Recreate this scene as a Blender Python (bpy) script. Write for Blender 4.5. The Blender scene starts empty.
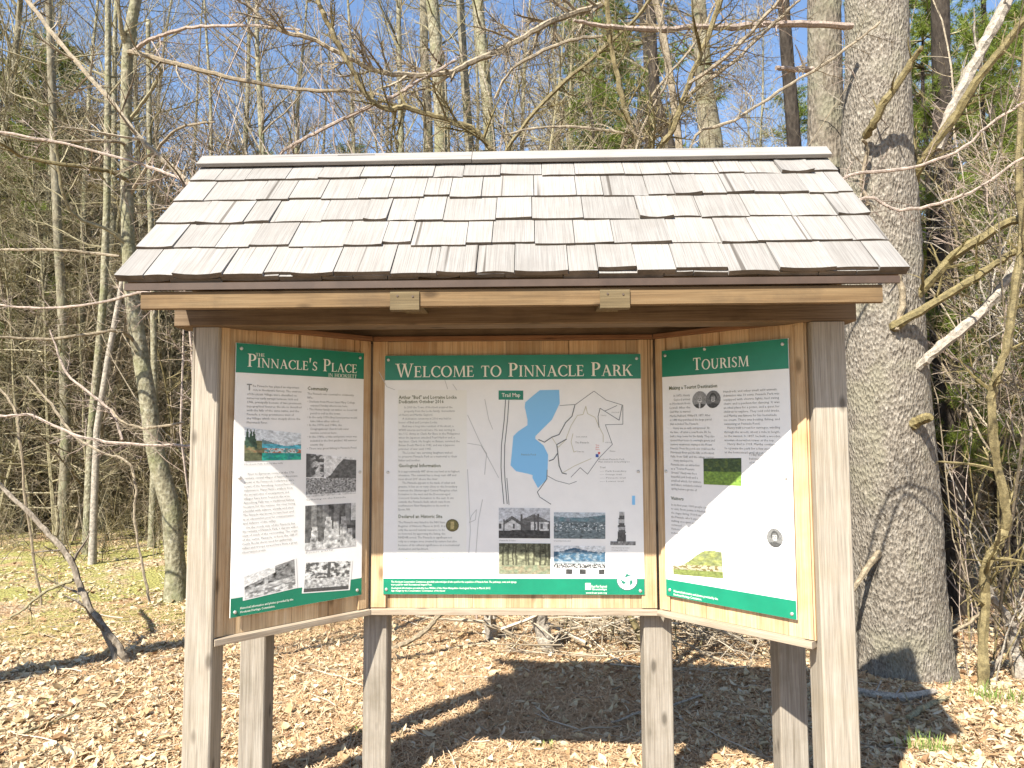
import bpy, math, random
import numpy as np
from mathutils import Vector, Matrix, noise
R = random.Random(7)
PI = math.pi
scene = bpy.context.scene
COL = scene.collection

# ------------------------------------------------------------------ camera
CAM = Vector((0.104, -3.80, 1.55)); FPX = 697.7
_t, _r, _w = math.radians(3.935), math.radians(0.248), math.radians(-1.597)
_f0 = Vector((math.sin(_w), math.cos(_w), 0)); _r0 = Vector((math.cos(_w), -math.sin(_w), 0)); _u0 = Vector((0, 0, 1))
FWD = _f0 * math.cos(_t) + _u0 * math.sin(_t); _u1 = _u0 * math.cos(_t) - _f0 * math.sin(_t)
RGT = _r0 * math.cos(_r) - _u1 * math.sin(_r); UPV = _r0 * math.sin(_r) + _u1 * math.cos(_r)
cd = bpy.data.cameras.new('camera'); cam = bpy.data.objects.new('camera', cd); COL.objects.link(cam)
cd.sensor_width = 36.0; cd.lens = FPX / 1024 * 36; cd.clip_start = 0.05; cd.clip_end = 2000
m = Matrix.Identity(4)
for i in range(3):
    m[i][0] = RGT[i]; m[i][1] = UPV[i]; m[i][2] = -FWD[i]; m[i][3] = CAM[i]
cam.matrix_world = m
scene.camera = cam

# ------------------------------------------------------------------ sky, sun, exposure
SUN_DIR = Vector((0.65, 1.0, -1.27)).normalized()
SUN_EL = math.asin(-SUN_DIR.z); SUN_AZ = math.atan2(-SUN_DIR.x, -SUN_DIR.y)
world = bpy.data.worlds.new('World'); scene.world = world; world.use_nodes = True
wn = world.node_tree.nodes; wl = world.node_tree.links
bg = wn['Background']; sky = wn.new('ShaderNodeTexSky'); sky.sky_type = 'NISHITA'
sky.sun_disc = False; sky.sun_elevation = SUN_EL; sky.sun_rotation = SUN_AZ
sky.air_density = 1.0; sky.dust_density = 0.3; sky.ozone_density = 2.5
wl.new(sky.outputs['Color'], bg.inputs['Color']); bg.inputs['Strength'].default_value = 0.082
sl = bpy.data.lights.new('sun', 'SUN'); sl.energy = 4.4; sl.angle = math.radians(0.53); sl.color = (1.0, 0.945, 0.84)
so = bpy.data.objects.new('sun', sl); COL.objects.link(so); so.location = (-8, -12, 16)
so.rotation_euler = SUN_DIR.to_track_quat('-Z', 'Y').to_euler()
scene.view_settings.view_transform = 'Standard'; scene.view_settings.look = 'None'
scene.view_settings.exposure = 1.70; scene.view_settings.gamma = 1; scene.view_settings.use_curve_mapping = False
scene.cycles.use_denoising = True
scene.cycles.max_bounces = 6; scene.cycles.diffuse_bounces = 4; scene.cycles.glossy_bounces = 2
scene.cycles.transmission_bounces = 2; scene.cycles.transparent_max_bounces = 4
scene.cycles.sample_clamp_indirect = 6

# ------------------------------------------------------------------ helpers
class MB:
    """Collects shapes and links them as one mesh object."""
    def __init__(s): s.v = []; s.f = []; s.uv = []; s.mi = []
    def add(s, vs, fs, uvs=None, mi=0):
        o = len(s.v); s.v.extend(vs)
        for k, f in enumerate(fs):
            s.f.append([o + i for i in f]); s.mi.append(mi)
            if uvs: s.uv.extend(uvs[k])
            else: s.uv.extend([(0, 0)] * len(f))
    def box(s, c, size, rot=None, mi=0, taper=None, bev=0.0):
        """box centred at c; rot = 3x3 Matrix; uv runs along the longest side; bev chamfers the long edges"""
        hx, hy, hz = (a / 2 for a in size)
        ax = max(range(3), key=lambda i: size[i])
        off = (R.random() * 20, R.random() * 20)
        b = min(bev, hx * .4, hy * .4, hz * .4)
        a1, a2 = [i for i in range(3) if i != ax]
        h = (hx, hy, hz); ring = []
        if b > 0:
            A, B = h[a1], h[a2]
            prof = [(-A + b, -B), (A - b, -B), (A, -B + b), (A, B - b), (A - b, B), (-A + b, B), (-A, B - b), (-A, -B + b)]
        else:
            A, B = h[a1], h[a2]; prof = [(-A, -B), (A, -B), (A, B), (-A, B)]
        n = len(prof); vs = []; c = Vector(c)
        for e in (-1, 1):
            for p in prof:
                q = [0, 0, 0]; q[ax] = e * h[ax]; q[a1] = p[0]; q[a2] = p[1]
                q = Vector(q)
                vs.append(tuple(c + (rot @ q if rot is not None else q)))
        fs = []; uvs = []; L = 2 * h[ax]; per = 0.0
        flip = (ax == 1)
        for i in range(n):
            j = (i + 1) % n
            w = math.hypot(prof[j][0] - prof[i][0], prof[j][1] - prof[i][1])
            f = [i, j, n + j, n + i]; uu = [(off[0], off[1] + per), (off[0], off[1] + per + w), (off[0] + L, off[1] + per + w), (off[0] + L, off[1] + per)]
            if flip: f.reverse(); uu.reverse()
            fs.append(f); uvs.append(uu); per += w
        for e in (0, 1):
            f = [e * n + i for i in range(n)]; uu = [(off[0] + prof[i][0] * .3, off[1] + prof[i][1] + 5) for i in range(n)]
            if (e == 0) != flip: f.reverse(); uu.reverse()
            fs.append(f); uvs.append(uu)
        s.add(vs, fs, uvs, mi)
    def tube(s, pts, rad, n=5, cap=True, mi=0, bump=0.0):
        k = len(pts); P = [Vector(p) for p in pts]; vs = []
        up = Vector((0.31, 0.17, 0.93))
        for i in range(k):
            d = (P[min(i + 1, k - 1)] - P[max(i - 1, 0)])
            if d.length < 1e-9: d = Vector((0, 0, 1))
            d.normalize()
            a = d.cross(up)
            if a.length < 0.12: a = d.cross(Vector((1, 0, 0)))
            a.normalize(); b = d.cross(a)
            for j in range(n):
                t = 2 * PI * j / n; r = rad[i]
                vs.append(tuple(P[i] + (a * math.cos(t) + b * math.sin(t)) * r))
        fs = []
        for i in range(k - 1):
            for j in range(n):
                j2 = (j + 1) % n
                fs.append([i * n + j, i * n + j2, (i + 1) * n + j2, (i + 1) * n + j])
        if cap:
            fs.append([j for j in range(n)][::-1]); fs.append([(k - 1) * n + j for j in range(n)])
        s.add(vs, fs, None, mi)
    def build(s, name, mats, parent=None, smooth=False, loc=None):
        me = bpy.data.meshes.new(name)
        me.from_pydata(s.v, [], s.f)
        uvl = me.uv_layers.new(name='UVMap')
        uvl.data.foreach_set('uv', np.array(s.uv, dtype=np.float32).ravel())
        if not isinstance(mats, (list, tuple)): mats = [mats]
        for q in mats: me.materials.append(q)
        if len(mats) > 1: me.polygons.foreach_set('material_index', np.array(s.mi, dtype=np.int32))
        if smooth: me.polygons.foreach_set('use_smooth', np.ones(len(me.polygons), dtype=bool))
        me.update()
        return link(name, me, parent, loc)

BASE = {}
def link(name, me, parent=None, loc=None):
    o = bpy.data.objects.new(name, me); COL.objects.link(o)
    if parent is not None:
        o.parent = parent
        o.location = loc if loc is not None else (-parent.location if parent.parent is None and parent.data is None else (0, 0, 0))
    elif loc is not None: o.location = loc
    return o
def tag(o, label=None, cat=None, group=None, kind=None):
    if label: o['label'] = label
    if cat: o['category'] = cat
    if group: o['group'] = group
    if kind: o['kind'] = kind
    return o
def empty(name, loc, label, cat, group=None, rz=0.0):
    o = bpy.data.objects.new(name, None); COL.objects.link(o); o.location = loc; o.rotation_euler.z = rz
    o.empty_display_size = 0.2
    return tag(o, label, cat, group)
def copy_tree(root, loc, rz, sc, label=None):
    r = root.copy(); COL.objects.link(r); r.location = loc; r.rotation_euler.z = rz; r.scale = sc
    if label: r['label'] = label
    for ch in root.children:
        c = ch.copy(); COL.objects.link(c); c.parent = r
    return r
def P(px, py, d):
    """world point seen at pixel px, py, d metres in front of the camera"""
    return CAM + (FWD + RGT * ((px - 512) / FPX) + UPV * ((384 - py) / FPX)) * d
def smooth(t):
    t = max(0.0, min(1.0, t)); return t * t * (3 - 2 * t)
def gz(x, y, fine=True):
    yy = y if y < 2 else 2 + 2.2 * (1 - math.exp(-(y - 2) / 2.2))
    z = -0.355 - 0.07 * yy - 0.03 * max(-5, min(5, x))
    z += 0.05 * noise.noise((x * .45, y * .45, 3.1)) * smooth((abs(y) + abs(x)) / 6)
    z += smooth((y - 25) / 60) * 1.2
    if fine: z += 0.018 * noise.noise((x * 2.3, y * 2.3, 8.0)) + 0.010 * noise.noise((x * 6.1, y * 6.1, 1.0))
    return z
def gp(px, py):
    """ground point seen at a pixel"""
    d = 5.0
    dirv = FWD + RGT * ((px - 512) / FPX) + UPV * ((384 - py) / FPX)
    for _ in range(60):
        p = CAM + dirv * d
        err = p.z - gz(p.x, p.y, False)
        d += err / max(0.05, -dirv.z) * 0.6
        d = max(1, min(200, d))
    p = CAM + dirv * d
    return Vector((p.x, p.y, gz(p.x, p.y)))
def depth(p): return (Vector(p) - CAM).dot(FWD)

# ------------------------------------------------------------------ materials
def newmat(name):
    mt = bpy.data.materials.new(name); mt.use_nodes = True
    nt = mt.node_tree; b = nt.nodes['Principled BSDF']; b.inputs['Specular IOR Level'].default_value = 0.25
    return mt, nt, b
def ramp(nt, stops, fac=None):
    n = nt.nodes.new('ShaderNodeValToRGB'); e = n.color_ramp.elements
    while len(e) < len(stops): e.new(0.5)
    for i, (p, c) in enumerate(stops):
        e[i].position = p; e[i].color = (*c, 1) if len(c) == 3 else c
    if fac is not None: nt.links.new(fac, n.inputs['Fac'])
    return n
def mixc(nt, a, b, fac, mode='MIX'):
    n = nt.nodes.new('ShaderNodeMix'); n.data_type = 'RGBA'; n.blend_type = mode
    for sock, val in ((n.inputs['Factor'], fac), (n.inputs['A'], a), (n.inputs['B'], b)):
        if isinstance(val, (int, float)): sock.default_value = val
        elif isinstance(val, tuple): sock.default_value = (*val, 1)
        else: nt.links.new(val, sock)
    return n.outputs['Result']
def tex(nt, kind, scale, coord, detail=4, rough=.55, vec=(1, 1, 1)):
    mp = nt.nodes.new('ShaderNodeMapping'); mp.inputs['Scale'].default_value = vec
    nt.links.new(coord, mp.inputs['Vector'])
    n = nt.nodes.new('ShaderNodeTexNoise' if kind == 'noise' else 'ShaderNodeTexVoronoi')
    n.inputs['Scale'].default_value = scale
    if kind == 'noise': n.inputs['Detail'].default_value = detail; n.inputs['Roughness'].default_value = rough
    nt.links.new(mp.outputs['Vector'], n.inputs['Vector'])
    return n
def bump(nt, b, height, strength, dist):
    n = nt.nodes.new('ShaderNodeBump'); n.inputs['Strength'].default_value = strength; n.inputs['Distance'].default_value = dist
    nt.links.new(height, n.inputs['Height']); nt.links.new(n.outputs['Normal'], b.inputs['Normal'])
def wood(name, dark, mid, light, grain=70, rough=.8, stain=None, stain_amt=.35, isl=.25, knots=True):
    mt, nt, b = newmat(name)
    tc = nt.nodes.new('ShaderNodeTexCoord'); uv = tc.outputs['UV']; ob = tc.outputs['Object']
    g = tex(nt, 'noise', grain, uv, 6, .65, (.035, 1, 1))
    g2 = tex(nt, 'noise', grain * 4, uv, 3, .6, (.02, 1, 1))
    col = ramp(nt, [(.25, dark), (.5, mid), (.75, light)], g.outputs['Fac']).outputs['Color']
    fine = ramp(nt, [(.38, (.55, .55, .55)), (.55, (1, 1, 1))], g2.outputs['Fac']).outputs['Color']
    col = mixc(nt, col, fine, .55, 'MULTIPLY')
    st = tex(nt, 'noise', 5, ob, 5, .6)
    sf = ramp(nt, [(.45, (0, 0, 0)), (.7, (1, 1, 1))], st.outputs['Fac']).outputs['Color']
    sm = nt.nodes.new('ShaderNodeMath'); sm.operation = 'MULTIPLY'; sm.inputs[1].default_value = stain_amt
    nt.links.new(sf, sm.inputs[0])
    col = mixc(nt, col, stain or tuple(c * .5 for c in dark), sm.outputs[0])
    if knots:
        kv = tex(nt, 'voronoi', 4.2, uv, vec=(.9, 2.2, 1))
        kf = ramp(nt, [(.07, (1, 1, 1)), (.18, (0, 0, 0))], kv.outputs['Distance']).outputs['Color']
        km = nt.nodes.new('ShaderNodeMath'); km.operation = 'MULTIPLY'; km.inputs[1].default_value = .8
        nt.links.new(kf, km.inputs[0])
        col = mixc(nt, col, tuple(c * .45 for c in dark), km.outputs[0])
    ck = tex(nt, 'noise', grain * .55, uv, 2, .5, (.012, 1, 1))
    ckc = ramp(nt, [(.30, (.30, .27, .24)), (.345, (1, 1, 1))], ck.outputs['Fac']).outputs['Color']
    col = mixc(nt, col, ckc, .85, 'MULTIPLY')
    geo = nt.nodes.new('ShaderNodeNewGeometry')
    iv = ramp(nt, [(0, (1 - isl,) * 3), (1, (1 + isl * .5,) * 3)], geo.outputs['Random Per Island']).outputs['Color']
    col = mixc(nt, col, iv, 1.0, 'MULTIPLY')
    nt.links.new(col, b.inputs['Base Color']); b.inputs['Roughness'].default_value = rough
    bump(nt, b, g2.outputs['Fac'], .35, .002)
    return mt
def plain(name, col, rough=.5, spec=.3, metal=0.0, var=0.0):
    mt, nt, b = newmat(name)
    b.inputs['Base Color'].default_value = (*col, 1); b.inputs['Roughness'].default_value = rough
    b.inputs['Specular IOR Level'].default_value = spec; b.inputs['Metallic'].default_value = metal
    if var:
        tc = nt.nodes.new('ShaderNodeTexCoord'); n = tex(nt, 'noise', 9, tc.outputs['Object'], 6, .65)
        c = ramp(nt, [(.3, tuple(x * (1 - var) for x in col)), (.7, tuple(min(1, x * (1 + var)) for x in col))], n.outputs['Fac'])
        nt.links.new(c.outputs['Color'], b.inputs['Base Color'])
    return mt
def bark(name, dark, mid, light, scale=14, stretch=.3, lichen=None, bstr=.8, bdist=.02, moss=0.0):
    mt, nt, b = newmat(name)
    tc = nt.nodes.new('ShaderNodeTexCoord'); ob = tc.outputs['Object']
    n1 = tex(nt, 'noise', scale, ob, 8, .7, (1, 1, stretch))
    v1 = tex(nt, 'voronoi', scale * 1.6, ob, vec=(1, 1, stretch * .8))
    n2 = tex(nt, 'noise', 2.2, ob, 4, .6)
    col = ramp(nt, [(.3, dark), (.5, mid), (.68, light)], n1.outputs['Fac']).outputs['Color']
    vv = ramp(nt, [(.1, (.6, .6, .6)), (.5, (1.05, 1.05, 1.05))], v1.outputs['Distance']).outputs['Color']
    col = mixc(nt, col, vv, .8, 'MULTIPLY')
    if lichen:
        lf = ramp(nt, [(.5, (0, 0, 0)), (.66, (.75, .75, .75))], n2.outputs['Fac']).outputs['Color']
        col = mixc(nt, col, lichen, lf)
    nt.links.new(col, b.inputs['Base Color']); b.inputs['Roughness'].default_value = .9
    mm = nt.nodes.new('ShaderNodeMath'); mm.operation = 'ADD'
    nt.links.new(n1.outputs['Fac'], mm.inputs[0]); nt.links.new(v1.outputs['Distance'], mm.inputs[1])
    bump(nt, b, mm.outputs[0], bstr, bdist)
    return mt
def island(name, stops, rough=.8, trans=0.0, mottle=0.0):
    """colour picked per loose piece (leaf, needle, twig)"""
    mt, nt, b = newmat(name)
    geo = nt.nodes.new('ShaderNodeNewGeometry')
    c = ramp(nt, stops, geo.outputs['Random Per Island'])
    out = c.outputs['Color']
    if mottle:
        tc = nt.nodes.new('ShaderNodeTexCoord'); n1 = tex(nt, 'noise', 26, tc.outputs['Object'], 6, .7); n2 = tex(nt, 'noise', 110, tc.outputs['Object'], 3, .6)
        k1 = ramp(nt, [(.35, (1 - mottle,) * 3), (.62, (1.08,) * 3)], n1.outputs['Fac']).outputs['Color']
        k2 = ramp(nt, [(.35, (1 - mottle * .6,) * 3), (.6, (1.05,) * 3)], n2.outputs['Fac']).outputs['Color']
        out = mixc(nt, mixc(nt, out, k1, 1.0, 'MULTIPLY'), k2, 1.0, 'MULTIPLY')
        bump(nt, b, n2.outputs['Fac'], .7, .006)
    nt.links.new(out, b.inputs['Base Color']); b.inputs['Roughness'].default_value = rough
    if trans:
        t = nt.nodes.new('ShaderNodeBsdfTranslucent'); nt.links.new(c.outputs['Color'], t.inputs['Color'])
        mx = nt.nodes.new('ShaderNodeMixShader'); mx.inputs[0].default_value = trans
        nt.links.new(b.outputs[0], mx.inputs[1]); nt.links.new(t.outputs[0], mx.inputs[2])
        nt.links.new(mx.outputs[0], nt.nodes['Material Output'].inputs['Surface'])
    return mt
M = {}
M['shingle'] = wood('weathered_shingle', (.212, .195, .178), (.25, .234, .216), (.275, .26, .242), 55, .85, (.165, .148, .13), .35, .13, False)
M['butt'] = plain('shingle_butt_end', (.12, .10, .08), .9, .1, 0, .4)
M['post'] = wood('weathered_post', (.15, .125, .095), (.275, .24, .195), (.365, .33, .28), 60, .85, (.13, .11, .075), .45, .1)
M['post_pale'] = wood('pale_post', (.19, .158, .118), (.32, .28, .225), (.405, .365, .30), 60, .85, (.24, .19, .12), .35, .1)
M['plank'] = wood('cedar_plank', (.37, .235, .115), (.52, .37, .215), (.60, .465, .30), 45, .7, (.36, .18, .065), .45, .26)
M['rail'] = wood('rail_wood', (.22, .17, .12), (.34, .28, .21), (.42, .36, .28), 60, .8, (.2, .13, .08), .3, .1)
M['ledge'] = wood('reddish_ledge', (.16, .075, .035), (.24, .12, .06), (.30, .17, .09), 50, .8, None, .3, .15)
M['dark_beam'] = wood('brown_beam', (.095, .062, .036), (.165, .115, .07), (.22, .16, .105), 50, .85, None, .4, .1)
M['fascia'] = wood('tan_fascia', (.105, .062, .027), (.165, .105, .05), (.21, .145, .075), 40, .8, (.075, .05, .028), .6, .12)  # tan wood lowered in tone, the half shade under the eave is in the colour
M['block'] = wood('weathered_block', (.085, .06, .03), (.135, .10, .052), (.175, .135, .078), 40, .85, (.06, .045, .025), .5, .12)
M['drip'] = plain('brown_drip_edge', (.065, .043, .031), .5, .3, 0, .2)
M['white'] = plain('sign_white', (.775, .77, .745), .3, .45, 0, .035)
M['green'] = plain('sign_green', (.007, .185, .105), .3, .4, 0, .10)
M['cream'] = plain('sign_cream', (.765, .76, .70), .45, .3)
M['letter'] = plain('letter_cream', (.78, .77, .68), .45, .3)
M['ink'] = plain('ink_grey', (.25, .25, .235), .6, .2)
M['ink_head'] = plain('ink_olive', (.10, .11, .04), .6, .2)
M['line'] = plain('map_line', (.14, .15, .15), .6, .2)
M['line_pale'] = plain('map_line_pale', (.50, .50, .48), .6, .2)
M['line_tan'] = plain('map_line_tan', (.55, .52, .38), .6, .2)
M['lake'] = plain('map_lake', (.22, .50, .78), .45, .3)
M['red'] = plain('map_red', (.6, .1, .1), .5, .3)
M['blue'] = plain('map_blue', (.05, .1, .35), .5, .3)
M['nail'] = plain('rusty_nail', (.09, .065, .05), .7, .3, .2)
M['steel'] = plain('screw_steel', (.55, .54, .52), .35, .5, .7)
M['trunk_big'] = bark('grey_pine_bark', (.065, .052, .038), (.21, .182, .146), (.33, .298, .25), 38, .5, (.22, .20, .145), 1.0, .02)
M['trunk_second'] = bark('brown_grey_bark', (.06, .048, .035), (.15, .125, .095), (.24, .21, .17), 24, .5, (.17, .16, .11), .9, .02)
M['trunk_pale'] = bark('pale_smooth_bark', (.085, .07, .042), (.21, .19, .125), (.34, .32, .24), 16, .9, (.17, .175, .085), .7, .012)
M['trunk_grey'] = bark('thin_grey_bark', (.085, .07, .045), (.18, .158, .11), (.28, .255, .185), 12, .5, (.16, .165, .085), .5, .01)
M['trunk_brown'] = bark('brown_dead_bark', (.09, .072, .05), (.17, .14, .105), (.26, .225, .18), 22, .3, None, .8, .012)
M['trunk_dark'] = bark('dark_shaded_bark', (.018, .013, .010), (.036, .028, .021), (.062, .05, .038), 14, .4, None, .8, .02)  # dark bark, deepened so the colour carries the shade over the right-hand trunk
M['twig_tan'] = island('tan_twig', [(0, (.17, .125, .075)), (.5, (.27, .215, .14)), (1, (.37, .31, .225))], .75, 0, .5)
M['twig_grey'] = island('grey_twig', [(0, (.16, .135, .07)), (.5, (.27, .235, .135)), (1, (.38, .33, .215))], .8, 0, .45)
M['twig_pink'] = island('pinkish_twig', [(0, (.28, .21, .16)), (.5, (.36, .28, .225)), (1, (.42, .34, .28))], .7, 0, .45)
M['twig_olive'] = island('olive_twig', [(0, (.13, .10, .035)), (.5, (.20, .16, .07)), (1, (.26, .21, .11))], .7, 0, .5)
M['twig_white'] = island('barkless_wood', [(0, (.32, .275, .22)), (1, (.44, .39, .32))], .8, 0, .55)
M['hemlock'] = island('hemlock_needles', [(0, (.09, .098, .032)), (.5, (.17, .17, .06)), (1, (.26, .25, .10))], .6, .3)
M['pine'] = island('pine_needles', [(0, (.08, .12, .02)), (.5, (.17, .23, .035)), (1, (.28, .32, .065))], .5, .35)
M['leaf'] = island('dead_leaf', [(0, (.15, .08, .04)), (.14, (.36, .22, .11)), (.3, (.47, .365, .21)), (.65, (.53, .43, .27)), (.88, (.55, .465, .315)), (1, (.56, .495, .37))], .75, .2)
M['needle'] = island('pine_duff', [(0, (.30, .18, .09)), (.5, (.47, .31, .175)), (1, (.55, .41, .26))], .7)
M['grass'] = island('spring_grass', [(0, (.10, .17, .03)), (1, (.28, .36, .10))], .6, .3)
M['stick'] = island('fallen_stick', [(0, (.20, .16, .11)), (.6, (.34, .28, .20)), (1, (.46, .40, .31))], .8)

# ------------------------------------------------------------------ ground
def ground():
    mb = MB()
    xs = sorted(set([round(-12 + i * .12, 3) for i in range(201)] + [-220, -160, -110, -80, -60, -45, -35, -28, -22, -18, -15, -13.2, 13.2, 15, 18, 22, 28, 35, 45, 60, 80, 110, 160, 220]))
    ys = sorted(set([round(-6 + i * .12, 3) for i in range(168)] + [-60, -30, -18, -12, -9, -7.2, 15, 16.5, 18, 20, 22, 25, 28, 32, 36, 42, 50, 60, 75, 95, 130, 180, 260]))
    nx = len(xs); vs = [(x, y, gz(x, y)) for y in ys for x in xs]
    fs = [[j * nx + i, j * nx + i + 1, (j + 1) * nx + i + 1, (j + 1) * nx + i] for j in range(len(ys) - 1) for i in range(nx - 1)]
    mb.add(vs, fs)
    mt, nt, b = newmat('forest_floor')
    tc = nt.nodes.new('ShaderNodeTexCoord'); ob = tc.outputs['Object']
    v = tex(nt, 'voronoi', 30, ob); n = tex(nt, 'noise', 42, ob, 6, .7); big = tex(nt, 'noise', .55, ob, 4, .6); fine = tex(nt, 'noise', 130, ob, 4, .7)
    sep = nt.nodes.new('ShaderNodeSeparateColor'); nt.links.new(v.outputs['Color'], sep.inputs[0])
    col = ramp(nt, [(0, (.22, .14, .07)), (.3, (.39, .28, .16)), (.6, (.48, .375, .24)), (1, (.55, .46, .33))], sep.outputs[0]).outputs['Color']
    duff = ramp(nt, [(.3, (.22, .115, .055)), (.5, (.40, .24, .125)), (.7, (.50, .35, .21))], n.outputs['Fac']).outputs['Color']
    bf = ramp(nt, [(.42, (0, 0, 0)), (.58, (1, 1, 1))], big.outputs['Fac']).outputs['Color']
    col = mixc(nt, col, duff, bf)
    sh = ramp(nt, [(.3, (.5, .46, .42)), (.6, (1, 1, 1))], fine.outputs['Fac']).outputs['Color']
    col = mixc(nt, col, sh, .7, 'MULTIPLY')
    # moss: green patches on the ground to the left, behind the shelter
    mossn = tex(nt, 'noise', 1.3, ob, 6, .7)
    sx = nt.nodes.new('ShaderNodeSeparateXYZ'); nt.links.new(ob, sx.inputs[0])
    def mapr(sock, a0, a1):
        q = nt.nodes.new('ShaderNodeMapRange'); q.inputs['From Min'].default_value = a0; q.inputs['From Max'].default_value = a1
        nt.links.new(sock, q.inputs['Value']); return q.outputs[0]
    def mul(a, c):
        q = nt.nodes.new('ShaderNodeMath'); q.operation = 'MULTIPLY'; nt.links.new(a, q.inputs[0]); nt.links.new(c, q.inputs[1]); return q.outputs[0]
    mk = mul(mapr(sx.outputs[0], -1.2, -3.0), mapr(sx.outputs[1], 1.6, 3.6))
    mf = ramp(nt, [(.40, (0, 0, 0)), (.52, (1, 1, 1))], mossn.outputs['Fac']).outputs['Color']
    mk = mul(mk, mf)
    mossc = ramp(nt, [(.3, (.18, .16, .04)), (.7, (.38, .36, .12))], n.outputs['Fac']).outputs['Color']
    col = mixc(nt, col, mossc, mk)
    nt.links.new(col, b.inputs['Base Color']); b.inputs['Roughness'].default_value = .95
    ad = nt.nodes.new('ShaderNodeMath'); ad.operation = 'ADD'; nt.links.new(v.outputs['Distance'], ad.inputs[0]); nt.links.new(n.outputs['Fac'], ad.inputs[1])
    bump(nt, b, ad.outputs[0], .9, .03)
    o = mb.build('ground', mt, smooth=True); tag(o, kind='structure')
ground()

def litter():
    """fallen leaves: folded, curled blades lying at every angle"""
    rng = np.random.default_rng(3)
    V = []; F = []; o = 0
    spots = []
    for _ in range(215000):
        u = rng.random(); d = 2.6 * (21 / 2.6) ** u
        d2 = d; lat = (rng.random() * 2 - 1) * (0.95 * d + 1.2)
        spots.append((CAM.x + lat, CAM.y + d2))
    for x, y in spots:
        duff = math.exp(-((x + .1) / 1.5) ** 2) * (1 if y < 1.9 else math.exp(-((y - 1.9) / .5) ** 2))
        if rng.random() < duff * .86: continue
        if x < -1.5 and y > 2.6 and rng.random() < .35 + .5 * smooth((noise.noise((x * .9, y * .9, 5.0)) + .1) * 3): continue
        L = .009 + .044 * rng.random() ** 2.8; W = L * (.25 + .4 * rng.random())
        a = rng.random() * 2 * PI; tilt = rng.normal() * .26; roll = rng.normal() * .32; cur = rng.normal() * .45; fold = rng.normal() * .5
        ca, sa = math.cos(a), math.sin(a)
        prof = [(-1, 0), (-.55, .72), (.1, 1), (.62, .6), (1, 0)]
        pts = []
        for t, w in prof:
            lx = t * L; cz = cur * L * t * t
            if w == 0: pts.append((lx, 0, cz))
            else:
                pts.append((lx, w * W, cz + fold * W * w)); pts.append((lx, 0, cz)); pts.append((lx, -w * W, cz + fold * W * w))
        z0 = gz(x, y) + .006 + .022 * rng.random() ** 2 + abs(tilt) * L * .4
        ct, st_ = math.cos(tilt), math.sin(tilt); cr, sr = math.cos(roll), math.sin(roll)
        for (px, py, pz) in pts:
            py, pz = py * cr - pz * sr, py * sr + pz * cr
            px, pz = px * ct - pz * st_, px * st_ + pz * ct
            V.append((x + px * ca - py * sa, y + px * sa + py * ca, z0 + pz))
        F += [(o, o + 2, o + 1), (o, o + 3, o + 2), (o + 1, o + 2, o + 5, o + 4), (o + 2, o + 3, o + 6, o + 5), (o + 4, o + 5, o + 8, o + 7), (o + 5, o + 6, o + 9, o + 8), (o + 7, o + 8, o + 10), (o + 8, o + 9, o + 10)]
        o += 11
    me = bpy.data.meshes.new('leaf_litter'); me.from_pydata(V, [], F); me.materials.append(M['leaf'])
    tag(link('leaf_litter', me), 'tan and russet dead leaves carpeting the forest floor', 'leaf litter', kind='stuff')
    V = []; F = []; o = 0
    for _ in range(120000):
        x = rng.normal() * 2.6 - .1; y = -2.0 + 6.5 * rng.random() ** 1.2
        L = .03 + .05 * rng.random(); a = rng.random() * PI; w = .0016 + .0012 * rng.random()
        z = gz(x, y) + .004 + .02 * rng.random(); dz = rng.normal() * .012; c, s = math.cos(a), math.sin(a)
        V += [(x - c * L - s * w, y - s * L + c * w, z - dz), (x - c * L + s * w, y - s * L - c * w, z - dz), (x + c * L + s * w, y + s * L - c * w, z + dz), (x + c * L - s * w, y + s * L + c * w, z + dz)]
        F.append((o, o + 1, o + 2, o + 3)); o += 4
    me = bpy.data.meshes.new('pine_needle_duff'); me.from_pydata(V, [], F); me.materials.append(M['needle'])
    tag(link('pine_needle_duff', me), 'rusty brown fallen pine needles under the sign shelter', 'pine needles', kind='stuff')
litter()

# ------------------------------------------------------------------ the sign shelter
KR = empty('sign_shelter', (0.03, -0.33, gz(0.03, -0.33)), 'roofed wooden information board with three green and white signs on six posts', 'information board')
def part(name, mb, mats, parent=None, smooth=False): return mb.build(name, mats, parent or KR, smooth)
PW = .14
# front posts carry the front plate; the rear row carries centre board and back of roof
def post(x, y, top, w, mat, yaw=0.0):
    z0 = gz(x, y) - .3; mb = MB()
    mb.box((x, y, (top + z0) / 2), (w, w, top - z0), Matrix.Rotation(yaw, 3, 'Z'), bev=.006)
    return part('post', mb, mat)
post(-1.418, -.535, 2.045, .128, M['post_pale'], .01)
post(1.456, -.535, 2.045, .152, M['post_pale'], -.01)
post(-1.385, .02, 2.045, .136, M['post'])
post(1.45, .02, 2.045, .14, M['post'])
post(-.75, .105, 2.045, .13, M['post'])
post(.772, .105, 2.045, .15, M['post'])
# plates
mb = MB(); mb.box((.01, -.535, 2.125), (3.15, .145, .155), bev=.006); part('front_plate_beam', mb, M['dark_beam'])
mb = MB(); mb.box((.01, .06, 2.125), (3.15, .145, .155), bev=.006); part('rear_plate_beam', mb, M['dark_beam'])
for sx in (-1.45, 1.49):
    mb = MB(); mb.box((sx, -.2375, 2.12), (.09, .445, .13), bev=.004); part('tie_beam', mb, M['dark_beam'])

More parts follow.
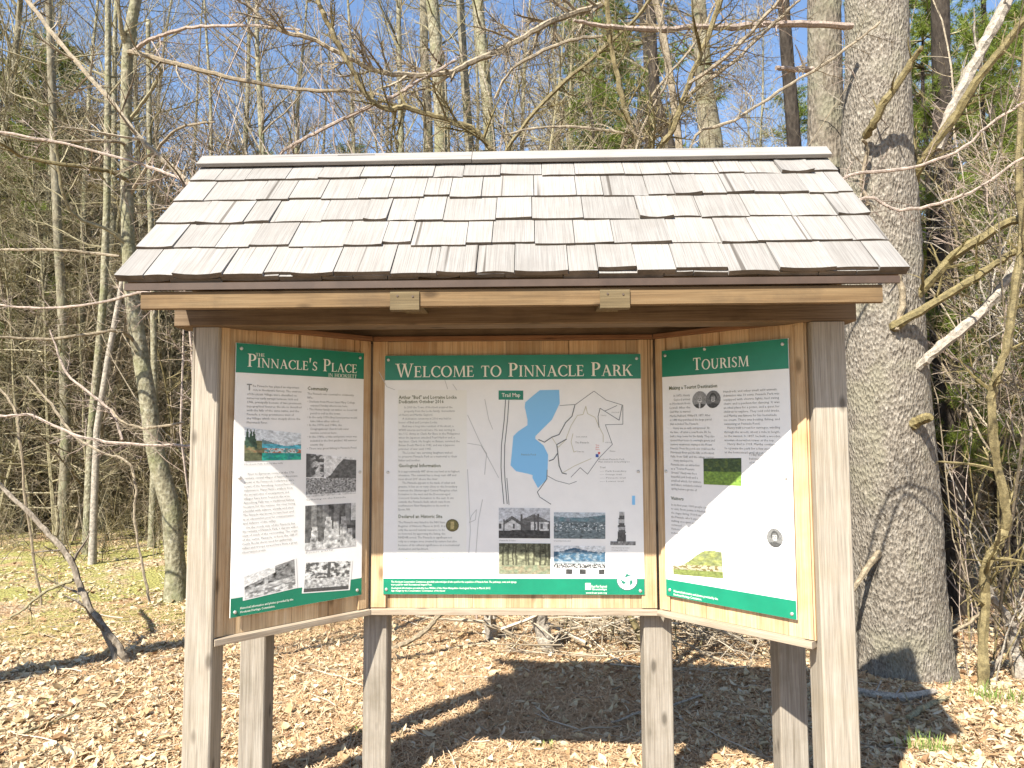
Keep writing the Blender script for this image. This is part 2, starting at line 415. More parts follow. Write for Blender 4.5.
# roof
YE, ZE, YR, ZR, HW = -.969, 2.206, -.212, 2.997, 1.638
RX0, RX1 = -HW + .002, HW + .002
SL = math.hypot(YR - YE, ZR - ZE); ANG = math.atan2(ZR - ZE, YR - YE)
def slope_frame(front):
    s = 1 if front else -1
    along = Vector((0, s * math.cos(ANG), math.sin(ANG)))            # up the slope
    nrm = Vector((0, -s * math.sin(ANG), math.cos(ANG)))
    e = Vector((0, YE if front else 2 * YR - YE, ZE))
    return e, along, nrm
ROOF = MB()
for front in (True, False):
    e, al, nr = slope_frame(front)
    # sheathing boards, below the shingles
    nb = 7; w = (SL - .03) / nb
    for k in range(nb):
        c = e + al * (.02 + w * (k + .5)) - nr * .052
        rot = Matrix(((1, 0, 0), (0, al.y, nr.y), (0, al.z, nr.z)))
        ROOF.box((.006, c.y, c.z), (2 * HW - .05, w - .004, .02), rot)
deck = part('roof_deck', ROOF, M['dark_beam'])
for front in (True, False):
    e, al, nr = slope_frame(front)
    sh = MB(); expo = SL / 5.0
    for c in range(-1, 5):
        # row -1 is the doubled starter course that peeks out under row 0
        x = RX0
        while x < RX1 - .001:
            w = R.choice((.12, .14, .16, .18, .20, .225, .25)) * R.uniform(.92, 1.08)
            if RX1 - (x + w) < .07: w = RX1 - x
            gap = .0035; thick = .017 + R.random() * .006
            jit = R.gauss(0, .005) if R.random() < .85 else R.uniform(-.008, .022)
            L = expo + .10
            b0 = max(0, c) * expo + jit * (1 if c >= 0 else .3)
            if c == -1: b0 += .004; L = .16
            if c == 4: L = expo + .012
            base = -.0335 if c == -1 else -.012
            up = 0.013 + R.random() * .004
            cup = R.gauss(0, .0025) if R.random() < .9 else R.uniform(.004, .012)
            side = R.choice((-1, 1)) * (R.random() < .25) * R.uniform(.003, .009)
            cols = 4; vs = []; uvs0 = (R.random() * 30, R.random() * 30)
            tp = -.010 if c >= 0 else -.027
            for row, (s_, topz, bot) in enumerate(((0, up, up - thick), (.45, up * .55, up * .55 - thick * .7), (1, 0, -.006))):
                for i in range(cols + 1):
                    t = i / cols; xx = x + gap / 2 + (w - gap) * t
                    cz = (cup * (2 * t - 1) ** 2 + side * t) * (1 - s_)
                    wob = .0025 * noise.noise((xx * 23, c * 7.1, 2.2)) if row == 0 else 0
                    q = e + al * (b0 + L * s_ + wob)
                    vs.append((xx, *(q + nr * (tp + topz + cz))[1:])); vs.append((xx, *(q + nr * (tp + bot + cz))[1:]))
            fs = []; uv = []
            def idx(r, i, b): return (r * (cols + 1) + i) * 2 + b
            def U(r, i): return (uvs0[0] + r * .12, uvs0[1] + w * i / cols)
            for r in range(2):
                for i in range(cols):
                    f = [idx(r, i, 0), idx(r, i + 1, 0), idx(r + 1, i + 1, 0), idx(r + 1, i, 0)]
                    fs.append(f if front else f[::-1]); u = [U(r, i), U(r, i + 1), U(r + 1, i + 1), U(r + 1, i)]; uv.append(u if front else u[::-1])
                    f = [idx(r, i, 1), idx(r + 1, i, 1), idx(r + 1, i + 1, 1), idx(r, i + 1, 1)]
                    fs.append(f if front else f[::-1]); u = [U(r, i), U(r + 1, i), U(r + 1, i + 1), U(r, i + 1)]; uv.append(u)
                for i in (0, cols):
                    f = [idx(r, i, 0), idx(r + 1, i, 0), idx(r + 1, i, 1), idx(r, i, 1)]
                    if i: f.reverse()
                    fs.append(f if front else f[::-1]); uv.append([(uvs0[0], uvs0[1])] * 4)
            for i in range(cols):
                f = [idx(0, i, 0), idx(0, i, 1), idx(0, i + 1, 1), idx(0, i + 1, 0)]
                fs.append(f if front else f[::-1]); uv.append([(uvs0[0], uvs0[1] + i * .03), (uvs0[0] + .01, uvs0[1] + i * .03), (uvs0[0] + .01, uvs0[1] + i * .03 + .03), (uvs0[0], uvs0[1] + i * .03 + .03)])
            sh.add(vs, fs, uv); sh.mi[-cols:] = [1] * cols
            x += w
    part('shingle_slope', sh, [M['shingle'], M['butt']])
# ridge boards
for front in (True, False):
    e, al, nr = slope_frame(front); mb = MB()
    rot = Matrix(((1, 0, 0), (0, al.y, nr.y), (0, al.z, nr.z)))
    ww = .092 if front else .07
    c = e + al * (SL - ww / 2 + .012) + nr * (.017)
    for x0, x1 in ((RX0 - .004, -.20), (-.197, RX1 + .004)):
        mb.box(((x0 + x1) / 2, c.y, c.z), (x1 - x0, ww, .022), rot, bev=.002)
    part('ridge_board', mb, M['shingle'])
# fascia and drip edge, front and rear; lookout blocks under the front eave
for s, lab in ((1, None), (-1, None)):
    y = YE if s > 0 else 2 * YR - YE
    mb = MB(); mb.box((.002, y + s * .022, 2.164), (2 * HW - .07, .018, .029)); part('drip_edge', mb, M['drip'])
    mb = MB(); mb.box((.002, y + s * .040, 2.108), (2 * HW - .20, .026, .074), bev=.003); part('fascia_board', mb, M['fascia'])
for x in (-.42, .45):
    mb = MB(); mb.box((x, -.932, 2.094), (.122, .034, .080), bev=.004); mb.box((x, -.766, 2.122), (.1, .30, .05))
    lb = part('lookout_block', mb, M['block'])
    for dx, dz in ((-.03, .022), (.034, .019)):
        nb_ = MB(); nb_.tube([(x + dx, -.9485, 2.094 + dz), (x + dx, -.9515, 2.094 + dz)], [.0045, .0045], 8); nb_.build('nail_head', M['nail'], lb)
# rafters and gable boards
for x in (-1.46, -.72, .02, .76, 1.50):
    mb = MB()
    for front in (True, False):
        e, al, nr = slope_frame(front); rot = Matrix(((1, 0, 0), (0, al.y, nr.y), (0, al.z, nr.z)))
        L = SL - .16; c = e + al * (.10 + L / 2) - nr * .104
        mb.box((x, c.y, c.z), (.04, L, .08), rot)
    part('rafter', mb, M['dark_beam'])
for x in (-1.45, 1.49):
    mb = MB(); n = 9; y0, y1 = YE + .17, 2 * YR - YE - .17
    for k in range(n):
        a = y0 + (y1 - y0) * k / n; b = y0 + (y1 - y0) * (k + 1) / n - .004
        def top(y): return ZE + (ZR - ZE) * (1 - abs(y - YR) / (YR - YE)) - .10
        zb = 2.205
        ta, tb = max(zb + .005, top(a)), max(zb + .005, top(b))
        vs = [(x - .01, a, zb), (x - .01, b, zb), (x - .01, b, tb), (x - .01, a, ta), (x + .01, a, zb), (x + .01, b, zb), (x + .01, b, tb), (x + .01, a, ta)]
        uv = lambda q: [(vs[i][2], vs[i][1] + k) for i in q]
        fq = [[0, 3, 2, 1], [4, 5, 6, 7], [0, 1, 5, 4], [1, 2, 6, 5], [2, 3, 7, 6], [3, 0, 4, 7]]
        mb.add(vs, fq, [uv(q) for q in fq])
    part('gable_boards', mb, M['dark_beam'])

# display boards of upright cedar planks -------------------------------------------------
ZB0, ZB1 = .612, 2.05
def board(a, b, lbl, n, edge0=None, edge1=None):
    """planked board whose face runs from a to b (x, y), seen from the camera side"""
    a = Vector((*a, 0)); b = Vector((*b, 0)); W = (b - a).length; u = (b - a) / W; nr = Vector((u.y, -u.x, 0))
    rot = Matrix(((u.x, -nr.x, 0), (u.y, -nr.y, 0), (0, 0, 1)))
    mb = MB(); x = 0.0; ws = [R.uniform(.85, 1.15) for _ in range(n)]; tot = sum(ws)
    for w in ws:
        ww = w / tot * W
        c = a + u * (x + ww / 2) - nr * (.011 + R.random() * .0015)
        mb.box((c.x, c.y, (ZB0 + ZB1) / 2), (ww - .0012, .02, ZB1 - ZB0), rot)
        x += ww
    o = part('display_board', mb, M['plank'])
    for (t0, t1) in ((edge0 or []), (edge1 or [])):
        mb = MB()
        if t1 <= t0: continue
        c = a + u * ((t0 + t1) / 2) + nr * .006
        mb.box((c.x, c.y, (ZB0 + ZB1) / 2 + .001), (t1 - t0, .011, ZB1 - ZB0 - .006), rot, bev=.002); mb.build('edge_batten', M['plank'], o)
    mb = MB(); c = (a + b) / 2 + nr * .006
    mb.box((c.x, c.y, ZB0 - .0165), (W - .012, .052, .03), rot, bev=.002); mb.build('bottom_rail', M['rail'], o)
    mb = MB(); mb.box((c.x, c.y, ZB1 + .0125), (W - .02, .05, .024), rot, bev=.002); mb.build('top_ledge', M['ledge'], o)
    return o
BC = board((-.768, 0), (.768, 0), 'centre', 9, (.004, .085), (1.451, 1.532))
BL = board((-1.369, -.573), (-.776, -.008), 'left', 6, (.004, .05), (.75, .80))
BRT = board((.776, -.008), (1.369, -.573), 'right', 6, (.02, .07), (.77, .812))

# signs ----------------------------------------------------------------------------------
class Sign:
    def __init__(s, o, u, W, zb, H, corners, name, label):
        s.o = Vector(o); s.u = Vector(u).normalized(); s.n = Vector((s.u.y, -s.u.x, 0)); s.W = W; s.H = H; s.zb = zb
        s.off = .0175
        A = []; B = []
        for (x, y), (uu, vv) in zip(corners, ((0, H), (W, H), (W, 0), (0, 0))):
            A += [[x, y, 1, 0, 0, 0, -uu * x, -uu * y], [0, 0, 0, x, y, 1, -vv * x, -vv * y]]; B += [uu, vv]
        h = np.linalg.solve(np.array(A, float), np.array(B, float)); s.Hm = np.append(h, 1).reshape(3, 3)
        rot = Matrix(((s.u.x, -s.n.x, 0), (s.u.y, -s.n.y, 0), (0, 0, 1)))
        mb = MB(); c = s.w(W / 2, H / 2, -.003); mb.box(c, (W, .006, H), rot, bev=.001)
        s.root = part(name, mb, M['white']); s.lay = {}
        s.root['label'] = label
    def q(s, x, y):
        r = s.Hm @ np.array([x, y, 1.0]); return float(r[0] / r[2]), float(r[1] / r[2])
    def w(s, a, b, h=0.0): return tuple(s.o + s.u * a + s.n * (s.off + h) + Vector((0, 0, s.zb + b)))
    def poly(s, mb, pts, h, mi=0):
        mb.add([s.w(a, b, h) for a, b in pts], [list(range(len(pts)))], None, mi)
    def done(s, name, mb, mat):
        if mb.v: return mb.build(name, mat, s.root)
def area2(p): return sum(p[i][0] * p[(i + 1) % len(p)][1] - p[(i + 1) % len(p)][0] * p[i][1] for i in range(len(p)))
def ccw(p): return p if area2(p) > 0 else p[::-1]
SC = Sign((-.697, 0, 0), (1, 0, 0), 1.394, .686, 1.284, ((386, 357), (641, 354), (645, 593), (385, 595)), 'sign_panel', 'wide middle sign with a trail map')
SLF = Sign((-1.314, -.52, 0), (.499, .475, 0), .689, .693, 1.288, ((234, 343), (363, 352.6), (361.5, 593), (230, 617.5)), 'sign_panel', "left sign headed The Pinnacle's Place")
SRT = Sign((.815, -.045, 0), (.499, -.475, 0), .689, .693, 1.288, ((664, 351.7), (789, 337.7), (800, 619), (669.5, 596)), 'sign_panel', 'right sign headed Tourism, half in sun')

# serif capitals, built stroke by stroke ---------------------------------------------------
TK, TN, SF = .135, .06, .04
def bar(x0, y0, x1, y1, w): return [(x0 - w / 2, y0), (x0 + w / 2, y0), (x1 + w / 2, y1), (x1 - w / 2, y1)]
def srf(x, y, w=TK, up=None):
    h = SF; e = .075
    return [(x - w / 2 - e, y if y == 0 else y - h), (x + w / 2 + e, y if y == 0 else y - h), (x + w / 2 + e, y + h if y == 0 else y), (x - w / 2 - e, y + h if y == 0 else y)]
def arc(cx, cy, rx, ry, a0, a1, tv=TK, th=TN, n=18):
    out = []
    def pt(a, inn):
        k = (tv * abs(math.cos(a)) ** 1.3 + th * abs(math.sin(a)) ** 1.3)
        return (cx + (rx - (k if inn else 0)) * math.cos(a), cy + (ry - (k * (ry / rx if False else 1) if inn else 0)) * math.sin(a))
    for i in range(n):
        a = math.radians(a0 + (a1 - a0) * i / n); b = math.radians(a0 + (a1 - a0) * (i + 1) / n)
        out.append([pt(a, 0), pt(b, 0), pt(b, 1), pt(a, 1)])
    return out
def glyph(c):
    if c == 'I': return .36, [bar(.18, 0, .18, 1, TK), srf(.18, 0), srf(.18, 1)]
    if c == 'L': return .60, [bar(.16, 0, .16, 1, TK), srf(.16, 0), srf(.16, 1), [(.1, 0), (.56, 0), (.56, TN), (.1, TN)], [(.52, 0), (.57, 0), (.60, .24), (.56, .24)]]
    if c == 'E': return .62, [bar(.16, 0, .16, 1, TK), srf(.16, 0), srf(.16, 1), [(.1, 0), (.54, 0), (.54, TN), (.1, TN)], [(.1, 1 - TN), (.52, 1 - TN), (.52, 1), (.1, 1)], [(.2, .49), (.44, .49), (.44, .55), (.2, .55)],
                              [(.50, 0), (.55, 0), (.59, .22), (.55, .22)], [(.48, 1), (.53, 1), (.54, .80), (.50, .80)], [(.42, .42), (.46, .42), (.46, .62), (.42, .62)]]
    if c == 'T': return .68, [bar(.34, 0, .34, 1, TK), srf(.34, 0), [(.05, 1 - TN), (.63, 1 - TN), (.63, 1), (.05, 1)], [(.03, .78), (.07, .78), (.10, 1), (.05, 1)], [(.61, .78), (.65, .78), (.63, 1), (.58, 1)]]
    if c in 'PR':
        s = [bar(.16, 0, .16, 1, TK), srf(.16, 0), srf(.16, 1)] + [[(.16, 1 - TN), (.33, 1 - TN), (.33, 1), (.16, 1)], [(.16, .46), (.33, .46), (.33, .46 + TN), (.16, .46 + TN)]] + arc(.32, .73, .26, .27, -90, 90)
        if c == 'P': return .60, s
        return .70, s + [[(.30, .5), (.46, .5), (.70, 0), (.54, 0)], [(.54, 0), (.76, 0), (.76, .035), (.54, .035)]]
    if c == 'N': return .84, [bar(.15, 0, .15, 1, TN), srf(.15, 0, TN), [(.03, 1), (.19, 1), (.74, 0), (.64, 0)], bar(.70, 0, .70, 1, TN), srf(.70, 1, TN), [(.02, .96), (.12, .96), (.12, 1), (.02, 1)]]
    if c == 'M': return 1.0, [bar(.14, 0, .17, 1, TN), srf(.14, 0, TN), [(.15, 1), (.29, 1), (.55, 0), (.47, 0)], [(.80, 1), (.86, 1), (.53, 0), (.47, 0)], bar(.88, 0, .84, 1, TK), srf(.88, 0), [(.80, .96), (.95, .96), (.95, 1), (.80, 1)], [(.06, .96), (.2, .96), (.2, 1), (.06, 1)]]
    if c == 'W': return 1.12, [[(.06, 1), (.21, 1), (.41, 0), (.33, 0)], [(.54, 1), (.60, 1), (.40, 0), (.34, 0)], [(.48, 1), (.63, 1), (.83, 0), (.75, 0)], [(1.0, 1), (1.06, 1), (.82, 0), (.76, 0)], srf(.135, 1, .15), srf(.55, 1, .15), srf(1.02, 1, .07)]
    if c == 'O': return .88, arc(.44, .5, .42, .52, 0, 360, TK, TN, 32)
    if c == 'C': return .74, arc(.45, .5, .42, .52, 48, 312, TK, TN, 24) + [[(.68, .70), (.72, .70), (.74, .97), (.70, .97)], [(.66, .10), (.70, .06), (.76, .22), (.72, .24)]]
    if c == 'A': return .80, [[(.10, 0), (.16, 0), (.43, 1), (.37, 1)], [(.32, 1), (.45, 1), (.76, 0), (.60, 0)], [(.22, .34), (.60, .34), (.60, .39), (.22, .39)], srf(.13, 0, .08), srf(.68, 0, .13)]
    if c == 'K': return .76, [bar(.16, 0, .16, 1, TK), srf(.16, 0), srf(.16, 1), [(.20, .44), (.27, .44), (.66, 1), (.58, 1)], [(.29, .58), (.40, .66), (.76, 0), (.58, 0)], srf(.62, 1, .06), srf(.69, 0, .10)]
    if c == 'S': return .56, arc(.28, .745, .21, .265, 30, 255, .1, TN, 16) + arc(.27, .26, .23, .27, -150, 90, .1, TN, 18) + [[(.14, .62), (.24, .66), (.44, .40), (.36, .34)], [(.45, .74), (.49, .74), (.48, .97), (.44, .97)], [(.04, .04), (.08, .04), (.07, .28), (.03, .28)]]
    if c == 'U': return .82, [bar(.16, .35, .16, 1, TK), srf(.16, 1), bar(.66, .35, .66, 1, TN), srf(.66, 1, TN)] + arc(.3925, .36, .3, .38, 180, 360, TK, TN, 20)
    if c == 'H': return .84, [bar(.16, 0, .16, 1, TK), srf(.16, 0), srf(.16, 1), bar(.68, 0, .68, 1, TK), srf(.68, 0), srf(.68, 1), [(.2, .48), (.64, .48), (.64, .54), (.2, .54)]]
    if c == "'": return .22, [[(.06, .62), (.10, .62), (.17, 1), (.05, 1)]]
    return .34, []
def title(S, text, xl, xr, ybase_l, ybase_r, cap_px, name='heading_word', small=.81):
    """text in large and small capitals between two baseline pixels"""
    a = S.q(xl, ybase_l); b = S.q(xr, ybase_r)
    c = S.q((xl + xr) / 2, (ybase_l + ybase_r) / 2); cap = S.q((xl + xr) / 2, (ybase_l + ybase_r) / 2 - cap_px)[1] - c[1]
    run = []; x = 0; mb = MB()
    for ch in text:
        k = small if ch.islower() else 1.0
        adv, polys = glyph(ch.upper()); run.append((x, k, polys) if ch != ' ' else None); x += (adv + .035) * k
    sx = (b[0] - a[0]) / x; j = 0
    for it in run + [None]:
        if it is None:
            S.done(name, mb, M['letter']); mb = MB(); continue
        x0, k, polys = it
        for p in polys:
            pts = ccw([(a[0] + (x0 + px * k) * sx, a[1] + py * k * cap) for px, py in p]); j += 1
            S.poly(mb, pts, .0016 + (j % 12) * .00003)
def text_block(S, lines, mat, name, h=.0015, bold=0.0):
    """lines = (text, x pixel, y pixel of the baseline, right end pixel or None, cap height in pixels)"""
    if len(lines) > 1 and name in ('subheading_text', 'caption_text', 'footer_text', 'map_marker_text'):
        for ln in lines: text_block(S, [ln], mat, name, h, bold)
        return
    V = []; F = []
    for (t, x, y, x1, cap) in lines:
        if not t.strip(): continue
        cu = bpy.data.curves.new('t', 'FONT'); cu.body = t; cu.size = 1.0; cu.resolution_u = 1; cu.fill_mode = 'FRONT'; cu.offset = bold
        ob = bpy.data.objects.new('t', cu); COL.objects.link(ob)
        me = bpy.data.meshes.new_from_object(ob.evaluated_get(bpy.context.evaluated_depsgraph_get()))
        bpy.data.objects.remove(ob); bpy.data.curves.remove(cu)
        n = len(me.vertices); co = np.empty(n * 3); me.vertices.foreach_get('co', co); co = co.reshape(-1, 3)
        a = S.q(x, y); hgt = S.q(x, y - cap)[1] - a[1]; sy = hgt / .72
        sx = sy * .92
        if x1 is not None: sx = (S.q(x1, y)[0] - a[0]) / max(.01, co[:, 0].max())
        o = len(V)
        for vx, vy, _ in co: V.append(S.w(a[0] + vx * sx, a[1] + vy * sy, h))
        for p in me.polygons: F.append([o + i for i in p.vertices])
        bpy.data.meshes.remove(me)
    me = bpy.data.meshes.new(name); me.from_pydata(V, [], F); me.materials.append(mat)
    return link(name, me, S.root)
def rect_px(S, mb, x0, y0, x1, y1, h):
    S.poly(mb, ccw([S.q(x0, y0), S.q(x1, y0), S.q(x1, y1), S.q(x0, y1)]), h)
def band(S, v0, v1, name, v0r=None, v1r=None):
    mb = MB(); S.poly(mb, [(0.0008, v0), (S.W - .0008, v0 if v0r is None else v0r), (S.W - .0008, v1 if v1r is None else v1r), (.0008, v1)], .0008)
    return S.done(name, mb, M['green'])
def ribbon(S, mb, pts, wpx, h, mpp=.0055):
    q = [S.q(*p) for p in pts]; w = wpx * mpp / 2
    for i in range(len(q) - 1):
        a = Vector((*q[i], 0)); b = Vector((*q[i + 1], 0)); d = (b - a)
        if d.length < 1e-6: continue
        n = Vector((-d.y, d.x, 0)).normalized() * w; e = d.normalized() * w * .5
        a = a - e; b = b + e
        S.poly(mb, ccw([(a.x + n.x, a.y + n.y), (b.x + n.x, b.y + n.y), (b.x - n.x, b.y - n.y), (a.x - n.x, a.y - n.y)]), h + (i % 5) * .00003)
def screws(S, pts):
    for x, y in pts:
        a, b = S.q(x, y); mb = MB(); vs = []; n = 10; r = .0085
        for k, (rr, hh) in enumerate(((r, .0), (r, .003), (r * .6, .006))):
            vs += [S.w(a + rr * math.cos(2 * PI * i / n), b + rr * math.sin(2 * PI * i / n), hh) for i in range(n)]
        fs = [[k * n + i, k * n + (i + 1) % n, (k + 1) * n + (i + 1) % n, (k + 1) * n + i] for k in range(2) for i in range(n)] + [[2 * n + i for i in range(n)]]
        mb.add(vs, fs); mb.build('screw', M['steel'], S.root)

# printed pictures: fine grids of coloured cells ---------------------------------------------
mt, nt, b_ = newmat('printed_picture'); at = nt.nodes.new('ShaderNodeAttribute'); at.attribute_name = 'print'
nt.links.new(at.outputs['Color'], b_.inputs['Base Color']); b_.inputs['Roughness'].default_value = .45
M['print'] = mt
def picture(S, corners, fn, nx=72, ny=52, h=.0014, border=None, mask=None, name='printed_photo'):
    tl, tr, br, bl = [np.array(S.q(*c)) for c in corners]
    if border:
        mb = MB(); c = (tl + tr + br + bl) / 4
        S.poly(mb, ccw([tuple(c + (p - c) * border) for p in (bl, br, tr, tl)]), h - .0003); S.done('photo_border', mb, M['white'])
    V = []; F = []; cols = []
    for j in range(ny + 1):
        for i in range(nx + 1):
            u, v = i / nx, j / ny
            p = (bl * (1 - u) + br * u) * (1 - v) + (tl * (1 - u) + tr * u) * v
            V.append(S.w(p[0], p[1], h))
    for j in range(ny):
        for i in range(nx):
            u, v = (i + .5) / nx, (j + .5) / ny
            if mask and not mask(u, v): continue
            k = j * (nx + 1) + i; F.append((k, k + 1, k + nx + 2, k + nx + 1)); gr = 1 + (.42 * T(u, v, 17, 3.7) + .22 * N(u, v, 60, 5.5)) * (name != 'round_logo'); cols.append([c * gr for c in fn(u, v)])
    me = bpy.data.meshes.new(name); me.from_pydata(V, [], F)
    ca = me.color_attributes.new('print', 'FLOAT_COLOR', 'CORNER')
    arr = np.ones((len(F), 4, 4), np.float32); arr[:, :, :3] = np.clip(np.array(cols, np.float32), 0.005, .85)[:, None, :]
    ca.data.foreach_set('color', arr.ravel()); me.materials.append(M['print'])
    return link(name, me, S.root)
def N(u, v, s, seed): return noise.noise((u * s, v * s, seed))
def T(u, v, s, seed): return noise.fractal((u * s, v * s, seed), 1.0, 2.0, 4)
def grey(g, tint=(1, 1, .97)): return [max(.01, g) * t for t in tint]
def p_lake(u, v):
    if u < .26 and v > .45 - .2 * u + .05 * N(u, v, 14, 1):
        tree = any(abs(u - c) < .055 * (1.02 - v) / .55 for c in (.05, .11, .16))
        if tree and v < .98: return (.05, .09, .06)
    if v > .62 + .1 * math.sin(u * 5 + 1) * (u > .3) + .03 * N(u, v, 9, 2): return (.62, .66, .68)
    if v > .55 and u > .3: return (.16, .26, .27)
    if v > .42: return (.10, .42, .52) if u > .3 else (.16, .17, .08)
    if v > .24:
        if u < .35: return (.20 + .1 * T(u, v, 12, 2), .17, .09)
        if T(u, v, 14, 5) > .15: return (.40, .14, .08)
        return (.52, .60, .58) if T(u, v, 9, 3) > -.1 else (.10, .28, .28)
    return (.03, .33 + .15 * T(u, v, 8, 3), .26) if u > .3 else (.10, .11, .06)
def p_crowd(u, v):
    hill = .45 + .5 * smooth((u - .38) / .4)
    if u < .34 and v > .45: 
        return grey(.10 + .5 * smooth(T(u, v, 11, 2) * 2.2 + .45) * smooth((u - .05) * 6))
    if v < .06: return grey(.6)
    if v < .45: return grey(.25 + .30 * T(u, v, 26, 4) + .13 * smooth(N(u, v, 40, 1) * 3))
    if v < hill: return grey(.13 + .06 * T(u, v, 12, 3))
    return grey(.70)
def p_group(u, v):
    for cx, top, wd in ((.18, .52, .09), (.45, .72, .09), (.60, .60, .08), (.75, .70, .08), (.88, .42, .08)):
        if v < top and abs(u - cx) < wd * (.6 + .8 * (top - v)):
            if v > top - .09: return grey(.45 if abs(u - cx) < .05 else .08)
            return grey(.42 + .35 * T(u, v, 12, cx * 9))
    if v < .16: return grey(.55 + .3 * T(u, v, 10, 2))
    if u > .9 and v > .6: return grey(.55)
    return grey(.11 + .10 * T(u, v, 8, 6) + (.09 if int(u * 9) % 2 else 0) * (v > .5))
def p_road(u, v):
    if v > .55 + .35 * u and u < .6: return grey(.62)
    if v > .42: return grey(.20 + .25 * T(u, v, 11, 1) + (.25 if abs(u - .42) < .03 else 0))
    if v > .25: return grey(.42 + .3 * T(u, v, 9, 2))
    return grey(.22 + .40 * smooth(T(u, v, 7, 3) * 2 + .4))
def p_camp(u, v):
    if v < .12: return grey(.08)
    if v < .45: return grey(.44 + .35 * T(u, v, 15, 1))
    if abs(u - .52) < .03: return grey(.10)
    return grey(.10 + .55 * smooth(T(u, v, 8, 4) * 2.2 + .5))
def p_house(u, v):
    base = .24 + .03 * math.sin(u * 3)
    if v < base: return grey(.055 + .03 * T(u, v, 14, 2))
    r1 = .74 - abs(u - .26) * 1.15; r2 = .80 - abs(u - .68) * .75
    for x0, t in ((.10, .62), (.44, .80), (.70, .80), (.77, .82)):
        if abs(u - x0) < .017 and v < t: return grey(.10)
    if v < .55 and (abs(u - .05) < .06 or .20 < u < .33 or .62 < u < .97):
        if int(u * 22) % 3 == 0 and .32 < v < .48: return grey(.10)
        return grey(.52)
    if v < r1 and u < .44:
        return grey(.48 if v < r1 - .12 else .12)
    if v < r2 and u > .42 and v > .45: return grey(.14 + .05 * N(u, v, 30, 1))
    if v < .58 and u > .34: return grey(.10 if v < .5 else .30)
    return grey(.48, (.97, 1, 1.03))
def p_town(u, v):
    if v > .86 - .06 * math.sin(u * 4): return (.42, .47, .50)
    if v > .66: return (.14 + .05 * T(u, v, 9, 2), .20, .22)
    g = .17 + .12 * T(u, v, 12, 3)
    if .28 < v < .62 and N(u, v, 26, 4) > .30: return (.55, .58, .58)
    return (g * .8, g, g * 1.05)
def p_wood(u, v):
    if v < .28: return (.20 + .06 * T(u, v, 8, 1), .20, .13)
    tr = any(abs(u - c + .02 * N(u, v, 4, c * 9)) < .018 for c in (.08, .18, .27, .33, .52, .58, .68, .80, .90, .97))
    if tr: return (.07, .07, .045)
    q = .18 + .14 * T(u, v, 10, 5) - (.06 if v > .65 else 0); return (q, q * 1.02, q * .66)
def p_hill(u, v):
    ridge = .78 + .14 * math.exp(-((u - .42) / .22) ** 2) + .03 * N(u, 0, 14, 2)
    if v > ridge: return (.62, .64, .64)
    if v > .45: q = smooth(T(u, v, 12, 1) * 2 + .3); return (.05 + .13 * q, .11 + .12 * q, .17 + .10 * q)
    if v > .36: return (.26, .30, .32)
    if .22 < v < .36: return grey(.05 if N(u * 1.5, v, 24, 2) > .0 else .4)
    if v < .18 and any(abs(u - c) < .06 for c in (.30, .56, .93)): return grey(.05)
    return grey(.68)
def p_field(u, v):
    if v > .5: return (.05 + .07 * max(0, T(u, v, 9, 1)), .08 + .08 * max(0, T(u, v, 9, 1)), .035)
    return (.16 + .05 * T(u, v, 14, 2), .26 + .08 * T(u, v, 14, 2), .05)
def p_meadow(u, v):
    ridge = .38 + .60 * smooth((u - .1) / .62) - .05 * smooth((u - .8) / .2)
    if v > ridge: return (.62, .63, .60)
    if v < .22: return (.15, .18, .055)
    if v < .42: return (.33, .31, .22) if T(u, v, 13, 2) > -.1 else (.15, .12, .05)
    return (.20 + .08 * T(u, v, 8, 3), .22 + .08 * T(u, v, 8, 3), .085)
def p_face(dark):
    def fn(u, v):
        x, y = u - .5, v - .55
        if (x / .17) ** 2 + (y / .21) ** 2 < 1:
            if y > .10 or (abs(x) > .13): return grey(.30 if not dark else .12)
            if abs(y - .03) < .022 and .04 < abs(x) < .11: return grey(.14)
            if abs(x) < .02 and -.06 < y < .02: return grey(.30)
            if abs(y + .10) < .016 and abs(x) < .06: return grey(.18)
            if y < -.11 and not dark: return grey(.55)
            return grey(.42)
        if dark and (x / .24) ** 2 + ((y - .05) / .27) ** 2 < 1: return grey(.06)
        if v < .30 - abs(x) * .25: return grey(.07 if abs(x) > .05 or dark else .55)
        return grey(.26 if not dark else .16)
    return fn
def disc(u, v): return (u - .5) ** 2 + (v - .5) ** 2 < .25

